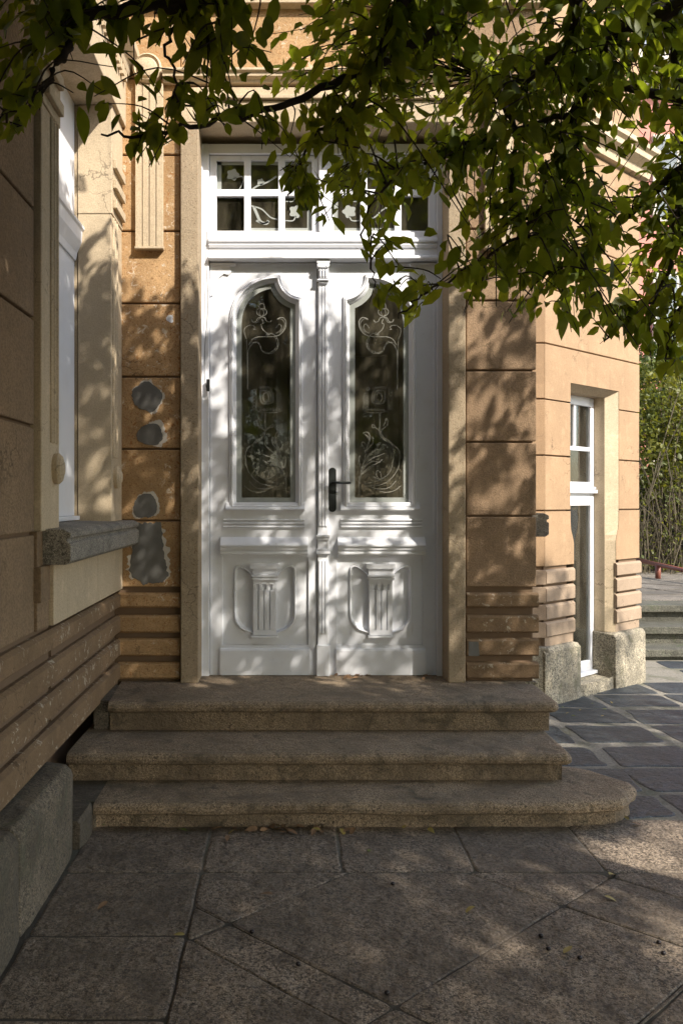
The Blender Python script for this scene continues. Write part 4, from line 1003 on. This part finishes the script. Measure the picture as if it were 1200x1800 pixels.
# unseen boughs added to keep the side wall in shade
crownpart(1500, -.8, 2.4, -.5, 2.3, lambda x, Y: max(2.6, fr_(x, Y)), lambda x, Y: 4.3 + .8*(2.6 - Y), .10, -.45)
twigs.build('twigs', M['bark'], tree); bpy.data.objects['twigs']['kind'] = 'stuff'
# the largest leaves in view are parts; the rest is one mass
P_, D_, S_ = np.array(LPos), np.array(LDir), np.array(LS)
px = CX + F*P_[:, 0]/np.maximum(P_[:, 1], .01); py = CY - F*(P_[:, 2] - H)/np.maximum(P_[:, 1], .01)
vis = (P_[:, 1] > 1.2) & (px > 0) & (px < 1200) & (py > 0)
sc_ = np.where(vis, S_/P_[:, 1], -1); top = np.argsort(-sc_)[:290]; top = top[sc_[top] > 0]
rest = np.ones(len(P_), bool); rest[top] = False
fo = leafmesh('foliage', P_[rest], D_[rest], S_[rest], M['leaf'], tree, rng); fo['kind'] = 'stuff'
var = []
for k in range(6):
    me = bpy.data.meshes.new('leaf'); cu = .4 + .4*k; w_ = .9 + .06*k; vs = []; NL = 7
    for i in range(NL + 1):
        t = i/NL; hw = .21*w_*math.sin(math.pi*min(1, t*1.02)**.85)**.9 if 0 < t < 1 else 0
        zc_ = -.16*cu*t*t; vs += [(t, hw, zc_ + hw*.22), (t, 0, zc_), (t, -hw, zc_ + hw*.22)]
    fs = []
    for i in range(NL):
        for j in (0, 1): fs.append((3*i+j, 3*i+j+1, 3*i+4+j, 3*i+3+j))
    me.from_pydata(vs, [], fs); me.polygons.foreach_set('use_smooth', [True]*len(fs)); me.materials.append(M['leaf']); var.append(me)
from mathutils import Matrix
for i in top:
    d = Vector(D_[i]).normalized(); sd = Vector((R.gauss(0, .8), R.gauss(0, .8), 1)).cross(d).normalized(); up = d.cross(sd)
    o = bpy.data.objects.new('leaf', var[R.randrange(6)]); COL.objects.link(o); s = float(S_[i])
    mt = Matrix((( d.x*s, sd.x*s, up.x*s, P_[i][0]), (d.y*s, sd.y*s, up.y*s, P_[i][1]), (d.z*s, sd.z*s, up.z*s, P_[i][2]), (0, 0, 0, 1)))
    o.parent = tree; o.matrix_parent_inverse = pinv(tree); o.matrix_basis = mt

# ------------------------------------------------------------------ shrubs, thicket and trees behind the terrace
def bush(name, label, cat, c, rad, n_, size, mat, seed, stems=0, group=None, trunk=None):
    t = empty(name, (c[0], c[1], .3)); tag(t, label, cat, group)
    g = np.random.default_rng(seed); P = []
    while len(P) < n_:
        q_ = g.uniform(-1, 1, 3); r = np.linalg.norm(q_)
        if r > 1 + .3*noise.noise(Vector((q_[0]*2.5 + seed, q_[1]*2.5, q_[2]*2.5))): continue
        if noise.noise(Vector((q_[0]*3+seed, q_[1]*3, q_[2]*3))) < -.15 and g.random() < .8: continue
        P.append((c[0] + q_[0]*rad[0], c[1] + q_[1]*rad[1], c[2] + q_[2]*rad[2]))
    D = g.normal(size=(n_, 3)) + np.array([0, 0, -.3])
    leafmesh('foliage', P, D, g.uniform(.6, 1.2, n_)*size, mat, t, g)['kind'] = 'stuff'
    if trunk:
        MB().tube(catmull([(c[0], c[1], 0), (c[0]+.1, c[1], c[2]*.5), (c[0], c[1], c[2])], 4), [trunk]*9, 8).build('trunk', M['bark'], t)
    m_ = MB()
    for _ in range(stems):
        x, y = c[0] + g.normal()*rad[0]*.5, c[1] + g.normal()*rad[1]*.4; m_.tube(catmull([(x, y, .2), (x + g.normal()*.15, y + g.normal()*.1, c[2]*.6), (x + g.normal()*.4, y + g.normal()*.3, c[2] + rad[2]*.6)], 3), .009, 4, cap=False)
    if stems: m_.build('stems', M['straw'], t)['kind'] = 'stuff'
bush('shrub', 'bright yellow green shrub behind the terrace right of the bay', 'shrub', (5.9, 12.9, 2.6), (.75, .5, 1.15), 4200, .10, M['shrub'], 3, 30)
bush('shrub', 'tall green bush at the right edge behind the rail', 'shrub', (7.1, 13.4, 2.4), (.9, .6, 1.5), 4800, .10, M['shrub'], 5, 30)
bush('tree', 'dark leafed tree in front of the pink house', 'tree', (7.5, 15.0, 3.5), (1.6, 1.1, 1.1), 10000, .11, M['dark'], 9, 0, None, .12)
th = empty('thicket', (6.2, 12.6, .33)); tag(th, 'thicket of dry bare stems below the bright shrub at the terrace edge', 'shrub')
m_ = MB()
for _ in range(300):
    x, y = R.uniform(4.9, 8.0), R.uniform(12.3, 13.6); h_ = R.uniform(.8, 2.0)
    m_.tube(catmull([(x, y, .3), (x + R.gauss(0, .12), y + R.gauss(0, .08), .3 + h_*.5), (x + R.gauss(0, .35), y + R.gauss(0, .2), .3 + h_)], 3), R.uniform(.004, .010), 4, cap=False)
m_.build('stems', M['straw'], th)['kind'] = 'stuff'
g = np.random.default_rng(4); n_ = 4200
leafmesh('foliage', np.stack([g.uniform(4.9, 8, n_), g.uniform(12.3, 13.4, n_), g.uniform(.3, 1.9, n_)], 1), g.normal(size=(n_, 3)), g.uniform(.04, .08, n_), M['shrub'], th, g)['kind'] = 'stuff'
wl_ = MB().box(4.4, 11, 13.9, 14.1, 0, 1.9).build('garden_wall', M['flag']); tag(wl_, 'low stone garden wall behind the thicket of stems', 'wall')
mb = MB().box(-60, 60, 40, 46, -.2, 3)
# unseen trees added behind the camera to block low sky and mirror in the glass
bush('sky_block_tree', 'unseen green tree added behind the viewer to block low sky, mirrored in the door glass', 'tree', (-3.5, -9, 2.6), (4.5, 1.6, 2.8), 12000, .22, M['dark'], 21, 0, None, .2)
bush('sky_block_tree', 'second unseen green tree added behind the viewer to block low sky', 'tree', (4.5, -11, 2.4), (4.5, 1.6, 2.6), 12000, .22, M['dark'], 22, 0, None, .2)

# ------------------------------------------------------------------ fallen leaves and berries
def fallen(x, y, z, mat, label, s=.05, rot=None, tilt=.25, group=None, name='fallen_leaf'):
    me = var[R.randrange(6)].copy(); me.materials.clear(); me.materials.append(mat)
    o = bpy.data.objects.new(name, me); COL.objects.link(o); o.location = (x, y, z + s*.24); o.scale = (s,)*3
    o.rotation_euler = (R.uniform(-tilt, tilt), R.uniform(-.15, .05), R.uniform(0, 6.28) if rot is None else rot); tag(o, label, 'leaf', group or 'fallen leaves on the paving'); return o
GP = lambda px, py: (*gpos(px, py), .004)
for px_, py_, mt, lb, s in ((205, 1450, 'dry', 'curled brown leaf at the left foot of the lowest step', .055), (180, 1447, 'greenfall', 'green leaf leaning at the left foot of the lowest step', .06), (222, 1443, 'dry', 'grey brown leaf against the riser beside the green leaf', .05),
        (328, 1467, 'greenfall', 'flat green leaf on the paving below the lowest step', .05), (400, 1475, 'dry', 'crumpled brown leaf near the joint of the first paving row', .055),
        (480, 1458, 'dry', 'dry brown leaf in the row along the step foot', .05), (500, 1462, 'dry', 'dry brown leaf in the row along the step foot', .05), (520, 1459, 'dry', 'dry brown leaf in the row along the step foot', .05), (550, 1460, 'dry', 'dry brown leaf in the row along the step foot', .05),
        (598, 1462, 'yellow', 'pale curled leaf in the middle of the step foot', .05), (455, 1462, 'dry', 'dry brown leaf in the row along the step foot', .05),
        (648, 1503, 'greenfall', 'small olive leaf lying in the first paving row', .04), (835, 1601, 'yellow', 'round yellow leaf alone on the diagonal paving', .05), (1070, 1545, 'yellow', 'pale crumpled leaf at the joint crossing in the sun patch', .055), (1061, 1582, 'yellow', 'small pale leaf below the joint crossing', .045),
        (990, 1686, 'yellow', 'narrow yellow leaf beside the dark berries', .06), (325, 1650, 'yellow', 'pale leaf on the crossing of the left paving joints', .04), (190, 1592, 'dry', 'dark leaf scrap on the left border slab', .05), (480, 1580, 'dry', 'brown leaf scrap on the diagonal joint', .05),
        (1104, 1447, 'yellow', 'pale leaf at the chipped end of the lowest step', .045), (1110, 1452, 'dry', 'dark leaf at the chipped end of the lowest step', .045)):
    x, y, z = GP(px_, py_); fallen(x, y, z, M[mt], lb, s)
for i in range(16):
    px_ = R.gauss(612, 16); fallen(dX(px_), YD - .10 + R.uniform(-.03, .05), LZ + .006, M['dry'], 'dry crumpled leaf in the small heap at the door sill', .045, tilt=.9, group='leaves heaped at the door sill')
for i in range(6):
    px_ = R.gauss(745, 14); fallen(dX(px_), YD - .09 + R.uniform(-.02, .04), LZ + .004, M['dry'], 'dry leaf scattered at the right end of the door sill', .04, tilt=.8, group='leaves at the right end of the door sill')
for i, (px_, py_) in enumerate(((990, 1245), (1020, 1250), (1042, 1240), (1055, 1262), (1010, 1262), (1072, 1236), (1090, 1230), (1000, 1256), (1065, 1250), (1035, 1268))):
    x, y = gpos(px_, py_, -.08); fallen(x, y, -.075, M['yellow'] if i % 2 else M['greenfall'], 'small leaf scattered on the slates at the foot of the bay', .035, group='small leaves on the slates by the bay')
for i in range(26):
    px_ = R.choice((R.gauss(480, 45), R.uniform(170, 640), R.uniform(400, 760))); x, y, z = GP(px_, 1460 + abs(R.gauss(0, 5))); fallen(x, y, z, M['dry'] if R.random() < .8 else M['yellow'], 'small dry leaf scrap swept against the foot of the lowest step', R.uniform(.035, .06), tilt=.7, group='dry leaf scraps along the step foot')
def berry(px_, py_, lb):
    x, y = gpos(px_, py_); m_ = MB(); rr = .007; rings = []
    for i in range(1, 6):
        t = math.pi*i/6; rings.append([(rr*1.2*math.sin(t)*math.cos(a), rr*math.sin(t)*math.sin(a), rr - rr*math.cos(t)) for a in [k*math.pi/5 for k in range(10)]])
    m_.loft(rings, True, True); o = m_.build('berry', M['plum'], None, smooth=True); o.location = (x, y, .004); tag(o, lb, 'berry', 'dark berries dropped on the paving')
for px_, py_, lb in ((950, 1650, 'dark berry topmost of the three in the middle right paving'), (963, 1673, 'dark berry beside the narrow yellow leaf on its left'), (1018, 1689, 'dark berry right of the narrow yellow leaf'), (1157, 1662, 'upper dark berry of the pair near the right edge'), (1165, 1681, 'lower dark berry of the pair near the right edge'),
        (443, 1643, 'dark berry on the left diagonal slab'), (524, 1700, 'dark berry on the lower middle paving'), (690, 1558, 'dark berry just below the first paving row'), (680, 1751, 'dark berry near the bottom middle')): berry(px_, py_, lb)
